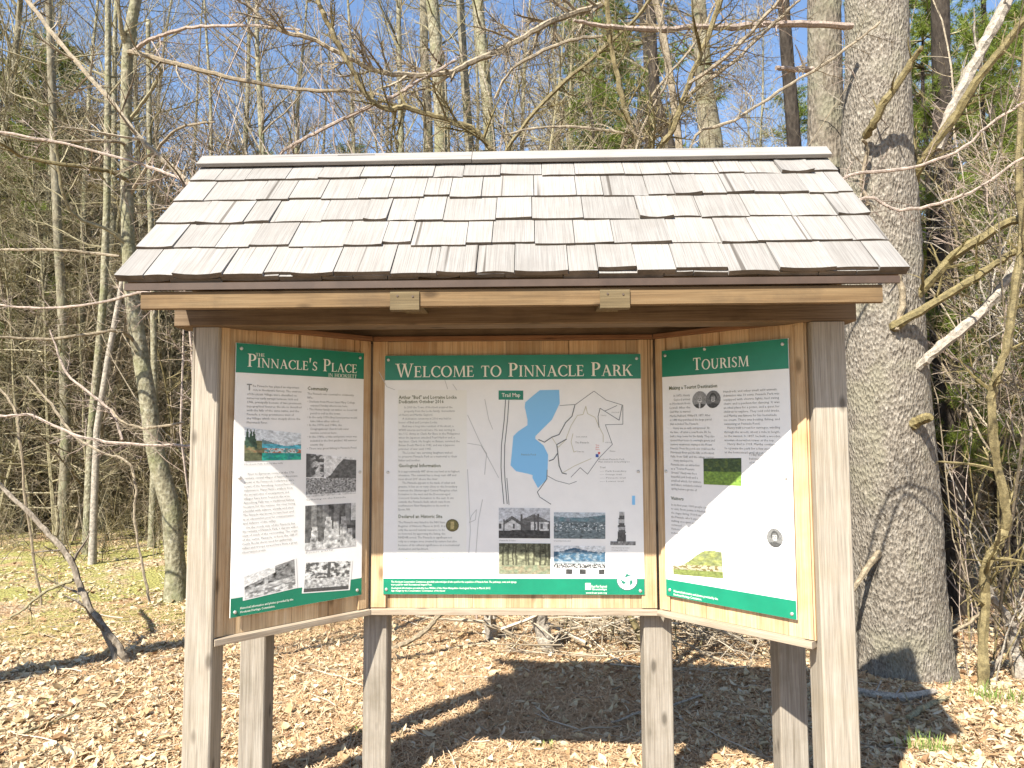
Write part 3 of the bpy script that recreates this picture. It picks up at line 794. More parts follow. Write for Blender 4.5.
# middle sign ------------------------------------------------------------------------------
band(SC, 1.284 - .135, 1.284 - .0008, 'header_band'); band(SC, .0008, .084, 'footer_band')
title(SC, 'Welcome to Pinnacle Park'.replace(' to ', ' to '), 396.5, 633, 378.6, 375.6, 13.6)
mb = MB(); rect_px(SC, mb, 399, 391, 468, 586, .0006); SC.done('text_background', mb, M['cream'])
hd = [('Arthur "Bud" and Lorraine Locke', 400, 400.3, 458, 3.6), ('Dedication October 2016', 400, 404.6, 445, 3.6), ('Geological Information', 400, 468.4, 442, 3.6), ('Declared an Historic Site', 400, 519, 444, 3.6), ('Thank you to the residents of Hooksett', 404, 559.6, 456, 2.8)]
text_block(SC, hd, M['ink_head'], 'subheading_text', bold=.012)
L1 = ['   In 2009 the Town of Hooksett acquired the', '   property from the Locke family, descendants', 'of Henry and Martha Gaylord.', '  A dedication ceremony in 2016 was held in', 'honor of Bud and Lorraine Locke.', '  Bud was a long time resident of Hooksett, a',
      'WWII veteran and local hero. He was serving in', 'the U.S. Army at Clark Air Base in the Philippines', 'when the Japanese attacked Pearl Harbor and, a', 'day later, Clark. He fought on Bataan, survived the', 'Bataan Death March in 1942, and was a Japanese', 'prisoner of war until 1945.', '  The Lockes\' two surviving daughters wished', 'to preserve Pinnacle Park as a memorial to their', 'father and mother.']
L2 = ['It is approximately 485\' above sea level at its highest', 'elevation. The summit has a steep east cliff and', 'rises about 200\' above the river.', '  The Pinnacle appears to be made of schist and', 'granite. It lies at or very close to the boundary', 'between the Silurian-aged Central Rangeley schist', 'formation to the west and the Devonian-aged',
      'Concord Granite formation to the east. It sits', 'outside the Pinnacle fault, which runs from', 'southwestern New Hampshire to the north in', 'Epsom, NH.']
L3 = ['The Pinnacle was listed in the NH State', 'Register of Historic Places in 2015. It is', 'only the second natural resource to be', 'so honored, by approving the listing, the', 'NHDHR noted: The Pinnacle is significant not', 'only as a unique area created by nature but also', 'because of its cultural significance as a recreational', 'destination and landmark.']
tb = [(t, 400 + 2.2 * (len(t) - len(t.lstrip())) / 2, 409.6 + i * 3.78, min(461, 400 + len(t) * 1.22), 2.25) for i, t in enumerate(L1)]
tb += [(t, 400 + (len(t) - len(t.lstrip())) * 1.1, 473.6 + i * 3.78, min(461, 400 + len(t) * 1.2), 2.25) for i, t in enumerate(L2)]
tb += [(t, 400, 524.2 + i * 3.78, min(447 if i < 4 else 461, 400 + len(t) * 1.22), 2.25) for i, t in enumerate(L3)]
text_block(SC, tb, M['ink'], 'body_text')
ft = [('The Hooksett Conservation Commission gratefully acknowledges all who paid for the acquisition of Pinnacle Park. The pathways, news and signage', 393, 583.2, 518, 1.9), ('were paid for with Recreational Impact Fees.', 393, 586, 434, 1.9), ('Geological information provided by Lee Wilder of the New Hampshire Geological Survey in March 2012', 393, 589.4, 492, 1.9), ('Sign design by the Conservation Commission of Hooksett', 393, 592, 447, 1.7),
      ('Bear-Paw Regional', 592.3, 586.2, 607.5, 2.6), ('Greenways', 592.3, 588.8, 607.5, 2.2), ('www.bear-paw.org', 586.8, 592.2, 607.5, 1.8)]
text_block(SC, ft, M['letter'], 'footer_text', .0017, .01)
mb = MB(); rect_px(SC, mb, 586.2, 581.8, 591.6, 588.4, .0016); SC.done('logo_block', mb, M['letter'])
# trail map
mb = MB(); rect_px(SC, mb, 499.8, 391.2, 524.4, 400.4, .0012); SC.done('map_title_plate', mb, M['green'])
text_block(SC, [('Trail Map', 503, 397.6, 521.5, 3.9)], M['letter'], 'map_title_text', .0018, .012)
z = lambda pts: [(490 + x * .1822, 340 + y * .1822) for x, y in pts]
lake = z([(280, 278), (385, 276), (388, 350), (345, 440), (255, 530), (255, 545), (300, 580), (325, 630), (320, 763), (270, 813), (240, 758), (240, 742), (215, 735), (150, 722), (120, 690), (135, 530), (160, 505), (212, 470), (212, 440), (197, 370), (200, 345), (240, 310)])
mb = MB(); SC.poly(mb, ccw([SC.q(*p) for p in lake]), .0010); mb2 = MB()
rect_px(SC, mb2, 632.5, 495, 635.5, 504, .001); SC.done('map_lake', mb2, M['lake']); SC.done('map_lake', mb, M['lake'])
mb = MB()
for off in (0, 18): ribbon(SC, mb, z([(92 + off, 333), (85 + off, 440), (70 + off, 580), (68 + off, 700), (72 + off, 770), (84 + off, 900)]), .75, .0014); SC.done('map_road', mb, M['line']); mb = MB()
ribbon(SC, mb, z([(100, 760), (112, 905)]), .6, .0014)
for pts in ([(470, 360), (455, 420), (420, 455), (385, 520), (345, 535), (305, 562), (272, 548)], [(425, 545), (372, 575), (378, 620), (355, 655), (330, 665)], [(378, 625), (385, 690), (402, 730), (425, 735)]): ribbon(SC, mb, z(pts), .9, .0014); SC.done('map_trail', mb, M['line']); mb = MB()
for pts in ([(602, 480), (597, 420), (608, 375), (640, 395), (712, 440), (728, 360)],): ribbon(SC, mb, z(pts), .6, .0014)
ribbon(SC, mb, [(548.3, 470), (548, 479), (541, 489), (538.5, 492), (541, 497), (552, 504)], .7, .0014)
SC.done('map_trail', mb, M['line'])
mb = MB()
for pts in ([(388, 362), (475, 355), (575, 282), (640, 330), (732, 358), (732, 462), (637, 465), (675, 572), (600, 650), (540, 735), (500, 700), (450, 752)], [(635, 390), (700, 360)], [(320, 745), (370, 772), (440, 790), (480, 775)]): ribbon(SC, mb, z(pts), .5, .0012)
SC.done('map_boundary', mb, M['line'])
mb = MB()
for pts in ([(420, 550), (450, 470), (485, 415), (515, 410), (530, 365), (540, 405), (580, 425), (600, 470), (625, 520), (625, 560)], [(460, 515), (450, 560), (465, 615), (480, 610)], [(345, 535), (380, 590), (425, 545)], [(402, 730), (470, 690), (560, 650)]): ribbon(SC, mb, z(pts), .6, .0012)
SC.done('map_path', mb, M['line_tan'])
mb = MB()
for pts in ([(380, 373), (388, 388), (396, 391)], [(446, 381), (449, 390)], [(454, 385), (458, 391)], [(469, 416), (480, 440), (486, 452), (500, 478)], [(469, 444), (482, 446), (488, 454), (486, 475)], [(484, 500), (480, 520), (477, 560)], [(469, 470), (472, 530), (470, 560)], [(486, 400), (490, 420), (494, 430)], [(478, 510), (473, 516), (471, 523), (477, 520), (478, 510)]): ribbon(SC, mb, pts, .6, .0012); SC.done('map_contour', mb, M['line_pale']); mb = MB()

mt_ = [('Pinnacle Pond', 522.5, 455.8, 537, 1.9), ('The Pinnacle', 576, 443.5, 590, 1.9), ('Scenic overlook', 577, 437.5, 588, 1.5), ('Tower site', 578, 452.3, 585, 1.5), ('Trail', 600.5, 468, 606, 1.8), ('Hooksett Pinnacle Park', 598.5, 459.8, 625, 1.6), ('Main entrance and parking lot', 599, 462.3, 630, 1.6), ('---- Park boundary', 600.5, 471.5, 627, 1.5), ('---- Orange trail', 600.5, 474.8, 622, 1.5), ('---- Pinnacle trail', 600.5, 478.2, 626, 1.5), ('---- Lower trail', 600.5, 481.6, 624, 1.5), ('Cemetery', 601, 416, 607, 1.5), ('Overlook', 612, 413, 620, 1.5), ('Old road', 606, 443, 612, 1.4), ('Gate', 610, 451.5, 616, 1.4)]
text_block(SC, mt_, M['ink'], 'map_text')
text_block(SC, [('You', 596.3, 445.8, 599.8, 1.6), ('Are', 596.3, 447.9, 599.8, 1.6), ('Here', 596.3, 450, 600.2, 1.6)], M['red'], 'map_marker_text')
mb = MB(); rect_px(SC, mb, 598.8, 451.8, 600.8, 454, .0015); SC.done('map_marker', mb, M['red'])
mb = MB(); rect_px(SC, mb, 596.4, 454, 599.3, 457, .0015); SC.done('map_parking_mark', mb, M['blue'])
picture(SC, ((500.3, 508), (551.2, 508), (551.2, 538), (500.3, 538)), p_house, 80, 48)
picture(SC, ((555, 512), (606, 512), (606, 538), (555, 538)), p_town)
picture(SC, ((500.5, 543), (551.7, 543), (551.7, 573.6), (500.5, 573.6)), p_wood)
picture(SC, ((555, 545), (606, 545), (606, 573), (555, 573)), p_hill)
def tower_mask(u, v):
    if v < .12: return abs(u - .5) < .5
    return abs(u - .45) < .19 - .10 * v + .03 * N(u, v, 12, 1)
def p_tower(u, v):
    if v < .12: return grey(.22 + .2 * T(u, v, 10, 1))
    if v < .36: return grey(.08)
    return grey(.10 if int(v * 9) % 2 else .38)
picture(SC, ((611, 511), (636, 511), (636, 544), (611, 544)), p_tower, 34, 44, mask=tower_mask)
def p_badge(u, v):
    r = math.hypot(u - .5, v - .5)
    if r > .42: return (.12, .10, .05)
    return (.42, .34, .15) if (abs(u - .5) < .14 and .2 < v < .8) else (.17, .15, .06)
picture(SC, ((447.6, 519.6), (460.4, 519.6), (460.4, 532), (447.6, 532)), p_badge, 30, 30, mask=disc, name='printed_badge')
def p_logo(u, v):
    r = math.hypot(u - .5, v - .5); a = math.atan2(v - .5, u - .5)
    if r > .46: return (.10, .14, .15)
    if .14 < r < .29 and math.sin(a * 3 + r * 14) > .15: return (.02, .16, .11)
    return (.80, .80, .80)
picture(SC, ((617.3, 568.3), (638, 568.3), (638, 588.6), (617.3, 588.6)), p_logo, 40, 40, .0020, mask=disc, name='round_logo')
text_block(SC, [('Old observatory tower', 612, 547.3, 630, 1.4), ('Courtesy of the town', 612, 549.6, 628, 1.4), ('Pinnacle house', 501, 541, 517, 1.4), ('Hooksett village from the summit', 555, 541, 572, 1.4)], M['ink'], 'caption_text')
screws(SC, ((389.5, 361.2), (637, 358.6), (388.3, 590), (640.8, 589.2), (389.4, 473.5), (638.6, 471)))

# left sign ---------------------------------------------------------------------------------
band(SLF, 1.288 - .142, 1.288 - .0008, 'header_band'); band(SLF, .0008, .088, 'footer_band')
title(SLF, "Pinnacle's Place", 245.3, 356.3, 367.0, 372.7, 12.4, small=.72)
title(SLF, 'THE', 253.6, 263.0, 356.6, 357.0, 3.3, 'small_heading_word'); title(SLF, 'IN HOOKSETT', 327, 355.8, 376.6, 378.0, 3.5, 'small_heading_word')
lt = ['     he Pinnacle has played an important', '     role in Hooksett\'s history. The environs', 'of Hooksett Village were identified on', 'numerous early surveys between 1636 and', '1746, principally because of two prominent', 'topographical features: the isle so described', 'with the falls of the same name, and the', 'Pinnacle, a steep prominence west of', 'the Village which rises steeply above the', 'Merrimack River.']
tb = [(t.strip(), 245 + (6 if i < 2 else 0), 387.3 + i * 4.08, 245 + min(55, max(10, len(t) * 1.32)), 2.3) for i, t in enumerate(lt)]
l2 = ['   Prior to European contact in the 17th', 'century, several villages of Native Americans,', 'known as the Pennacook Confederacy, were', 'a part of the Amoskeag, located here for', 'subsistence. Many Native artifacts from', 'the ancient sites of encampments and', 'villages have been found in the area.', 'Amoskeag Falls was a traditional fishing', 'location for the natives, the river being', 'plentiful with salmon, alewife and shad.', 'The Pinnacle was known to have been used', 'as an observation post for communication', 'and defense of the valley.', '   On the north side of the Pinnacle lies', 'the remains of Pinnacle Park, a day-use with a', 'view of much of the surrounding. The origin', 'of the name, Pinnacle, is from the cliff of', 'Castle Rocks above used for gatherings,', 'rallies and troops served here from a great', 'observation point.']
tb += [(t.strip(), 243.5 - i * .12 + (3 if t.startswith(' ') else 0), 475.6 + i * 4.1, 243 + min(54, len(t) * 1.25), 2.3) for i, t in enumerate(l2)]
l3 = ['The Pinnacle was essential to community', 'life:', '\u2022 Students from Mount Saint Mary College', '   enjoyed Sunday afternoons here.', '\u2022 The Hutter family cut timber on Scout Hill', '   pond to sell at the town.', '\u2022 In the early 1970s Boy Scout parties would', '   take hikes after school.', '\u2022 In the 1970s and 1980s, the', '   Congregational Church held outer', '   sunrise services here.', '\u2022 In the 1980s, a hike and picnic event was', '   included in the first graders\' All summer', '   events day.', '\u2022 There was great fishing in Pinnacle Pond.']
tb += [(t.strip(), 306 + (3 if t.startswith('   ') else 0), 394.6 + i * 3.93, 306 + min(50, len(t) * 1.2), 2.2) for i, t in enumerate(l3)]
text_block(SLF, tb, M['ink'], 'body_text')
text_block(SLF, [('T', 245, 390.6, 250, 6.4)], M['ink'], 'initial_letter', .0016, .02)
text_block(SLF, [('Community', 306, 390, 327, 3.7)], M['ink_head'], 'subheading_text', .0016, .012)
text_block(SLF, [('Historical information and photos provided by the', 240, 608.6, 293, 2.3), ('Hooksett Heritage Commission.', 240, 612.4, 275, 2.3)], M['letter'], 'footer_text', .0017, .012)
text_block(SLF, [('Hooksett Falls before the mills', 243, 465.6, 282, 1.7), ('Gathering on the Pinnacle', 305, 500.4, 345, 1.7), ('Picnic party', 305, 553, 333, 1.6)], M['ink'], 'caption_text')
picture(SLF, ((243, 428.2), (300, 433.5), (300, 459.7), (243, 461.6)), p_lake, 70, 44, name='printed_painting')
picture(SLF, ((305.3, 453.5), (355.5, 457.5), (355.3, 493), (305.2, 497)), p_crowd, 70, 50)
picture(SLF, ((304.6, 505.5), (355.2, 502), (355, 544.5), (304.4, 550)), p_group, 60, 60)
picture(SLF, ((244, 576.4), (294, 558.5), (295.5, 586.4), (244.6, 598.8)), p_road, 60, 40, .0016, 1.07)
picture(SLF, ((305.8, 562), (350.4, 559.7), (348.2, 587.6), (303.4, 591.2)), p_camp, 60, 40, .0016, 1.07)
screws(SLF, ((239.3, 348.8), (359, 357.4), (235, 611.5), (357, 588.5), (238.6, 478), (359.2, 471.5)))

# right sign ---------------------------------------------------------------------------------
band(SRT, 1.288 - .142, 1.288 - .0008, 'header_band'); band(SRT, .0008, .085, 'footer_band')
title(SRT, 'Tourism', 695.3, 751, 370.6, 365.6, 12.4)
text_block(SRT, [('Making a Tourist Destination', 671.5, 390.4, 719.5, 3.6), ('Visitors', 674, 499.8, 686.5, 3.4)], M['ink_head'], 'subheading_text', .0016, .012)
r1 = ['In 1873, Henry', 'Gaylord arrived', 'in Hooksett from', 'Lowell. After the', 'Civil War, he married', 'Martha Hubbard. Willard R. 1877. After', 'in 1880 they purchased the large parcel', 'that included The Pinnacle.', '  Henry was an early entrepreneur. At', 'the base, off what is now Route 3A, he', 'built a large home for the family. They also', 'opened their house to overnight guests and', 'summer vacationers staying at the Mount', 'Pinnacle. From the porch one could see the', 'Merrimack River and the hills on Hooksett', 'Falls, from Gulf, and the village center.', '  Henry developed the', 'Pinnacle into an attraction', 'as a "Tourist Pleasure', 'Ground." Henry was the a', 'beautiful park both and a', 'small ad which, for visitors', 'and hikers, included a natural', 'spring below a grotto of']
tb = []
for i, t in enumerate(r1):
    x1 = 672 + min(44, len(t) * 1.06)
    if i < 5: x1 = 692.5
    if i >= 16: x1 = min(x1, 702)
    tb.append((t.strip(), 672 + i * .10 + (4 if i < 2 else 0) + (3 if t.startswith(' ') else 0), 397.3 + i * 4.02, x1 + i * .1, 2.3))
r2 = ['Hundreds, and other small wild animals.', 'Admission was 10 cents. Pinnacle Park was', 'equipped with electric lights, had swing', 'chairs and a pavilion for dancing. It was', 'an ideal place for a picnic, and a quiet for', 'children to explore. They sold cold drinks,', 'and Martha was famous for her homemade', 'ice cream. There was boating, fishing, and', 'swimming at Pinnacle Pond.', '   Henry built a road for carriages, winding', 'through the woods, about a mile in length,', 'to the summit. In 1897, he built a wooden', 'wooden observation tower at the top.', '   Henry died in 1918. Martha continued', 'to operate the park for a few more years', 'at the homestead until about 1930.', '                    Today the park', '                    belongs to all', '                    of Hooksett.']
for i, t in enumerate(r2):
    ind = len(t) - len(t.lstrip()); x0 = 725.3 + i * .12 + (24 if ind > 9 else ind)
    tb.append((t.strip(), x0, 392.6 + i * 4.02 - (x0 - 725) * .08, min(781 + i * .1, x0 + len(t.strip()) * 1.38), 2.3))
r3 = ['In its first year, 1000 people came', 'to visit. From points in Nashua,', 'the stages during 1910 from', 'the Pinnacle, who\'d enjoy a day', 'walking on a quiet and gentle', 'continued.', '   Visitors', 'included at']
for i, t in enumerate(r3): tb.append((t.strip(), 674.3, 505.8 + i * 4.0, min(712, 674 + len(t.strip()) * 1.1), 2.2))
text_block(SRT, tb, M['ink'], 'body_text')
text_block(SRT, [('Historical information and photos provided by the', 677, 592.4, 721, 2.3), ('Hooksett Heritage Commission.', 677, 595.8, 705, 2.3)], M['letter'], 'footer_text', .0017, .012)
picture(SRT, ((694.8, 392), (709.3, 390.7), (709.4, 408), (694.9, 408.9)), p_face(False), 36, 40, .0014, mask=disc, name='printed_portrait')
picture(SRT, ((708, 390.9), (722.6, 390.2), (722.8, 407.2), (708.2, 408.6)), p_face(True), 36, 40, .0017, mask=disc, name='printed_portrait')
picture(SRT, ((706, 458.3), (743.6, 457.3), (744, 485.2), (706.5, 484)), p_field, 50, 40)
picture(SRT, ((675.5, 551), (724.5, 549.5), (726.4, 578.2), (676.6, 574.5)), p_meadow, 60, 40)
picture(SRT, ((769, 526.5), (785, 528), (786, 547), (770, 545.5)), p_face(True), 36, 40, mask=disc, name='printed_portrait')
screws(SRT, ((667.6, 356.4), (706.6, 349.5), (783.6, 343.6), (673, 590.6), (795, 613), (669, 471.5), (788.2, 476.5)))

# ------------------------------------------------------------------ trees, vines and twigs
def rv(r): return Vector((r.gauss(0, 1), r.gauss(0, 1), r.gauss(0, 1))).normalized()
def wander(p, d, L, n, r, jit, grav=0.0):
    pts = [Vector(p)]; d = Vector(d).normalized()
    for i in range(n):
        d = (d + rv(r) * jit + Vector((0, 0, grav))).normalized()
        pts.append(pts[-1] + d * (L / n))
    return pts
def taper(r0, r1, n): return [r0 + (r1 - r0) * (i / (n - 1)) for i in range(n)]
def along(pts, t):
    k = t * (len(pts) - 1); i = min(int(k), len(pts) - 2); f = k - i
    return pts[i] * (1 - f) + pts[i + 1] * f, (pts[i + 1] - pts[i]).normalized()
def twigs(mb, pts, r0, r, n, L, lev, t0=.15, ang=.8, grav=.03, minr=.0022, flat=None):
    """side shoots off a limb, recursively"""
    for _ in range(n):
        t = t0 + (1 - t0) * r.random()
        p, d = along(pts, t)
        side = rv(r); side = (side - d * side.dot(d)).normalized()
        dd = (d * math.cos(ang) + side * math.sin(ang))
        l = L * r.uniform(.5, 1.25) * (1.1 - .6 * t); rr = max(minr, r0 * (.75 - .4 * t) * .6)
        k = 4 if lev > 0 else 3
        q = wander(p, dd, l, k, r, .22, grav)
        mb.tube(q, taper(rr, max(minr * .6, rr * .3), k + 1), 4 if rr > .006 else 3, cap=False)
        if lev > 0: twigs(mb, q, rr, r, max(2, int(n * .45)), l * .5, lev - 1, .2, ang, grav, minr)
def trunk_mesh(pts, rad, n, amp, seed, rough=9.0, flare=0.0, rings=None):
    """a trunk with a lumpy, ridged surface"""
    mb = MB(); P_ = [Vector(p) for p in pts]
    rings = rings or len(P_) * 6
    pp = []; rr = []
    for i in range(rings):
        t = i / (rings - 1); k = t * (len(P_) - 1); a = min(int(k), len(P_) - 2); f = k - a
        g = f * f * (3 - 2 * f) * .4 + f * .6
        pp.append(P_[a] * (1 - g) + P_[a + 1] * g); rr.append(rad[a] * (1 - f) + rad[a + 1] * f)
    mb.tube(pp, rr, n, True)
    vs = []
    for i in range(rings):
        c = pp[i]
        h = max(0, 1 - (c.z - pp[0].z) / .6)
        for j in range(n):
            v = Vector(mb.v[i * n + j]); o = v - c; th = math.atan2(o.y, o.x)
            k = 1 + amp * noise.fractal((v.x * rough, v.y * rough, v.z * rough * .45 + seed), 1, 2, 4) + .05 * noise.noise((v.x * 2, v.y * 2, v.z * 1.1 + seed))
            if flare: k += flare * h * h * (1 + .5 * math.sin(th * 4 + seed))
            vs.append(tuple(c + o * k))
    mb.v = vs
    return mb

# --- bare woodland trees: five grown shapes, copied through the woods behind
def make_bare(seed, H, r0, nb, label, group, mtrunk, mtwig, first=.35, spread=.9):
    r = random.Random(seed)
    root = empty('bare_tree', (0, 0, 0), label, 'tree', group)
    nb = int(nb * 1.5); pts = [Vector((0, 0, -.2))]; lean = Vector((r.gauss(0, .03), r.gauss(0, .03), 1))
    for i in range(10): lean = (lean + Vector((r.gauss(0, .035), r.gauss(0, .035), .05))).normalized(); pts.append(pts[-1] + lean * H / 10)
    rad = [r0 * (1 - .88 * (i / 10) ** .9) for i in range(11)]
    trunk_mesh(pts, rad, 9, .05, seed, 5, .25, 26).build('trunk', mtrunk, root, True, (0, 0, 0))
    mb = MB()
    for _ in range(nb):
        t = first + (1 - first) * r.random() ** .85
        p, d = along(pts, min(.99, t)); a = r.random() * 2 * PI; el = r.uniform(.35, 1.15)
        dd = Vector((math.cos(a) * math.cos(el), math.sin(a) * math.cos(el), math.sin(el)))
        L = H * r.uniform(.10, .26) * (1.25 - .8 * t) * spread; rr = r0 * (1.05 - .9 * t) * r.uniform(.2, .42)
        q = wander(p, dd, L, 5, r, .16, .05); mb.tube(q, taper(rr, rr * .3, 6), 5, False)
        twigs(mb, q, rr, r, 8, L * .55, 1, .15, .7, .04, .0033)
    mb.build('crown', mtwig, root, False, (0, 0, 0))
    return root
GRP_BARE = 'bare young trees in the woods behind'
GRP_LAB = 'thin bare leafless tree standing among the woods behind the shelter'
protos = [make_bare(11, 14, .11, 34, GRP_LAB, GRP_BARE, M['trunk_pale'], M['twig_grey']),
          make_bare(12, 17, .14, 40, GRP_LAB, GRP_BARE, M['trunk_grey'], M['twig_grey'], .3),
          make_bare(13, 11, .075, 30, GRP_LAB, GRP_BARE, M['trunk_grey'], M['twig_tan'], .25, 1.1),
          make_bare(14, 15, .10, 36, GRP_LAB, GRP_BARE, M['trunk_pale'], M['twig_tan'], .3),
          make_bare(15, 9, .05, 26, GRP_LAB, GRP_BARE, M['trunk_pale'], M['twig_grey'], .2, 1.2)]
rr_ = random.Random(5)
# pixel column and depth of each tree; the trunks that read in the photograph first
spots = [(28, 15.2, 0), (47, 17.0, 3), (86, 15.6, 3), (119, 17.8, 0), (139, 16.4, 3), (172, 18.2, 3), (210, 14.5, 3), (232, 15.5, 0), (262, 14.8, 3), (300, 15.5, 0), (352, 16, 3), (398, 15, 0), (520, 15.2, 3), (570, 16, 0), (107, 15, 0), (60, 17, 4), (95, 18, 2), (115, 16.5, 4), (148, 17, 4), (38, 21, 1), (8, 19, 3), (75, 24, 0), (160, 24, 1), (178, 20, 4), (205, 19, 2), (228, 25, 0), (250, 21, 3), (268, 28, 1), (290, 24, 2), (320, 17, 0), (345, 26, 3), (362, 21, 4), (385, 29, 1), (402, 23, 2), (455, 20, 3), (462, 25, 1), (515, 22, 4), (545, 19, 2), (556, 27, 0), (575, 24, 1), (600, 21, 3), (628, 26, 2), (760, 19, 2), (775, 24, 0), (745, 28, 3), (12, 28, 1), (52, 32, 0), (130, 30, 3), (190, 33, 1), (218, 31, 0), (300, 34, 3), (330, 32, 1), (372, 36, 0), (418, 34, 2), (500, 33, 1), (532, 35, 3), (585, 36, 0), (640, 34, 1), (690, 30, 3), (800, 30, 1), (960, 26, 0), (1000, 22, 2), (935, 30, 3), (985, 33, 1), (1020, 28, 0), (25, 14.5, 4), (-30, 16, 1), (-80, 20, 0), (1060, 18, 1), (1100, 24, 3), (1160, 22, 0), (-130, 25, 3),
         (240, 16, 4), (275, 18, 4), (390, 17, 2), (410, 19, 4), (475, 17, 4), (530, 16, 2), (560, 18, 4), (590, 17, 2)]
used = set()
for px, d, k in spots:
    b = P(px, 470, d); loc = (b.x, b.y, gz(b.x, b.y)); sc = rr_.uniform(.88, 1.15)
    if k not in used:
        used.add(k); o = protos[k]; o.location = loc; o.rotation_euler.z = rr_.random() * 6.28
    else: copy_tree(protos[k], loc, rr_.random() * 6.28, (sc, sc, sc * rr_.uniform(.95, 1.15)))

# --- hemlocks: dark evergreens with many fine drooping sprays
def make_hemlock(seed, H, dens, label, group):
    r = random.Random(seed)
    root = empty('hemlock_tree', (0, 0, 0), label, 'tree', group)
    pts = [Vector((r.gauss(0, .04) * i * .3, r.gauss(0, .04) * i * .3, -.2 + (H + .2) * i / 8)) for i in range(9)]
    trunk_mesh(pts, [.16 * (1 - .93 * i / 8) for i in range(9)], 8, .06, seed, 5, .2, 20).build('trunk', M['trunk_dark'], root, True, (0, 0, 0))
    tw = MB(); lf = MB()
    n = int(H * 9 * dens)
    for i in range(n):
        z_ = .35 + (H - .4) * (i + r.random()) / n; a = r.random() * 2 * PI
        L = (.5 + 2.3 * (1 - z_ / H) ** .75) * r.uniform(.7, 1.15)
        p, _ = along(pts, min(.995, (z_ + .2) / (H + .2)))
        q = wander(p, (math.cos(a), math.sin(a), r.uniform(-.05, .3)), L, 5, r, .1, -.06)
        tw.tube(q, taper(.012, .004, 6), 3, False)
        dead = z_ < 2.0 and r.random() < .45
        for _ in range(int(6 + L * 9)):
            t = .12 + .88 * r.random(); b, d = along(q, t)
            s = (1 if r.random() < .5 else -1); sd = Vector((-d.y, d.x, 0)) * s
            l = .16 + .45 * (1 - t) * r.random() + .1 * r.random()
            w = wander(b, d * .7 + sd * r.uniform(.4, 1) + Vector((0, 0, r.gauss(-.1, .25))), l, 2, r, .2, -.1)
            tw.tube(w, [.0045, .003, .002], 3, False)
            if dead: continue
            for _k in range(int(5 + l * 20)):
                c, dd = along(w, r.random()); nn = rv(r); nn.z *= .4
                e = (dd * .6 + nn).normalized(); f_ = e.cross(Vector((r.gauss(0, .4), r.gauss(0, .4), 1))).normalized()
                s1 = r.uniform(.06, .13); s2 = s1 * r.uniform(.16, .3)
                lf.add([tuple(c), tuple(c + e * s1 * .5 + f_ * s2), tuple(c + e * s1), tuple(c + e * s1 * .5 - f_ * s2)], [[0, 1, 2, 3]])
    tw.build('branches', M['twig_grey'], root, False, (0, 0, 0)); lf.build('foliage', M['hemlock'], root, False, (0, 0, 0))
    return root
GH = 'dark hemlocks in the woods behind'; LH = 'dark olive hemlock tree with fine drooping sprays in the woods behind'
hem = [make_hemlock(21, 9, 1.0, LH, GH), make_hemlock(22, 12, .8, LH, GH), make_hemlock(23, 6.0, 1.1, LH, GH)]
hs = [(12, 12.8, 2), (48, 13.4, 2), (82, 14.2, 2), (112, 14.8, 2), (145, 15.4, 2), (-25, 12.6, 2), (-15, 20, 1), (20, 21, 1), (55, 21.5, 0), (78, 17.5, 0), (110, 19, 0), (142, 19.5, 0), (172, 22, 0), (100, 24, 1), (-60, 19, 1), (135, 25, 1), (196, 25, 0), (920, 19, 1), (1020, 18, 1), (-5, 13.5, 2), (30, 14.5, 0), (62, 15.2, 2), (95, 16, 2), (128, 17, 2), (160, 18, 2), (15, 16, 1), (50, 18, 0), (-50, 15, 1), (186, 20, 2), (915, 15, 2), (950, 17, 0), (890, 22, 1), (975, 23, 1), (5, 17, 0), (40, 19, 1), (-30, 18, 0), (85, 20, 2), (120, 21.5, 2), (60, 23, 0), (15, 22, 1), (150, 23, 2), (175, 24.5, 2), (-70, 22, 1), (105, 27, 0), (200, 28, 2), (30, 29, 1), (140, 31, 0), (195, 21, 2), (880, 28, 0), (930, 20, 2), (985, 19, 0), (960, 25, 1), (1015, 21, 1), (1040, 26, 0), (905, 33, 1), (1075, 22, 0), (740, 30, 1), (800, 34, 0), (-110, 19, 0), (1120, 20, 1), (250, 38, 2), (320, 40, 0), (420, 42, 2), (520, 40, 2), (600, 43, 0), (660, 40, 1)]
used = set()
hs += [(-14, 13, 0), (22, 14, 0), (60, 15, 0), (100, 16.5, 2)]
for px, d, k in hs:
    big_ = 1.0
    if px < 195 and d < 20: d = 16.5 + (d - 12) * .75; big_ = 1.3
    b = P(px, 470, d); loc = (b.x, b.y, gz(b.x, b.y)); sc = rr_.uniform(.85, 1.15)
    if px < 0 or (px < 50 and k == 1): sc *= .9
    if k not in used:
        used.add(k); o = hem[k]; o.location = loc; o.rotation_euler.z = rr_.random() * 6.28
    else: copy_tree(hem[k], loc, rr_.random() * 6.28, (sc * 1.1 * big_, sc * 1.1 * big_, sc * big_))

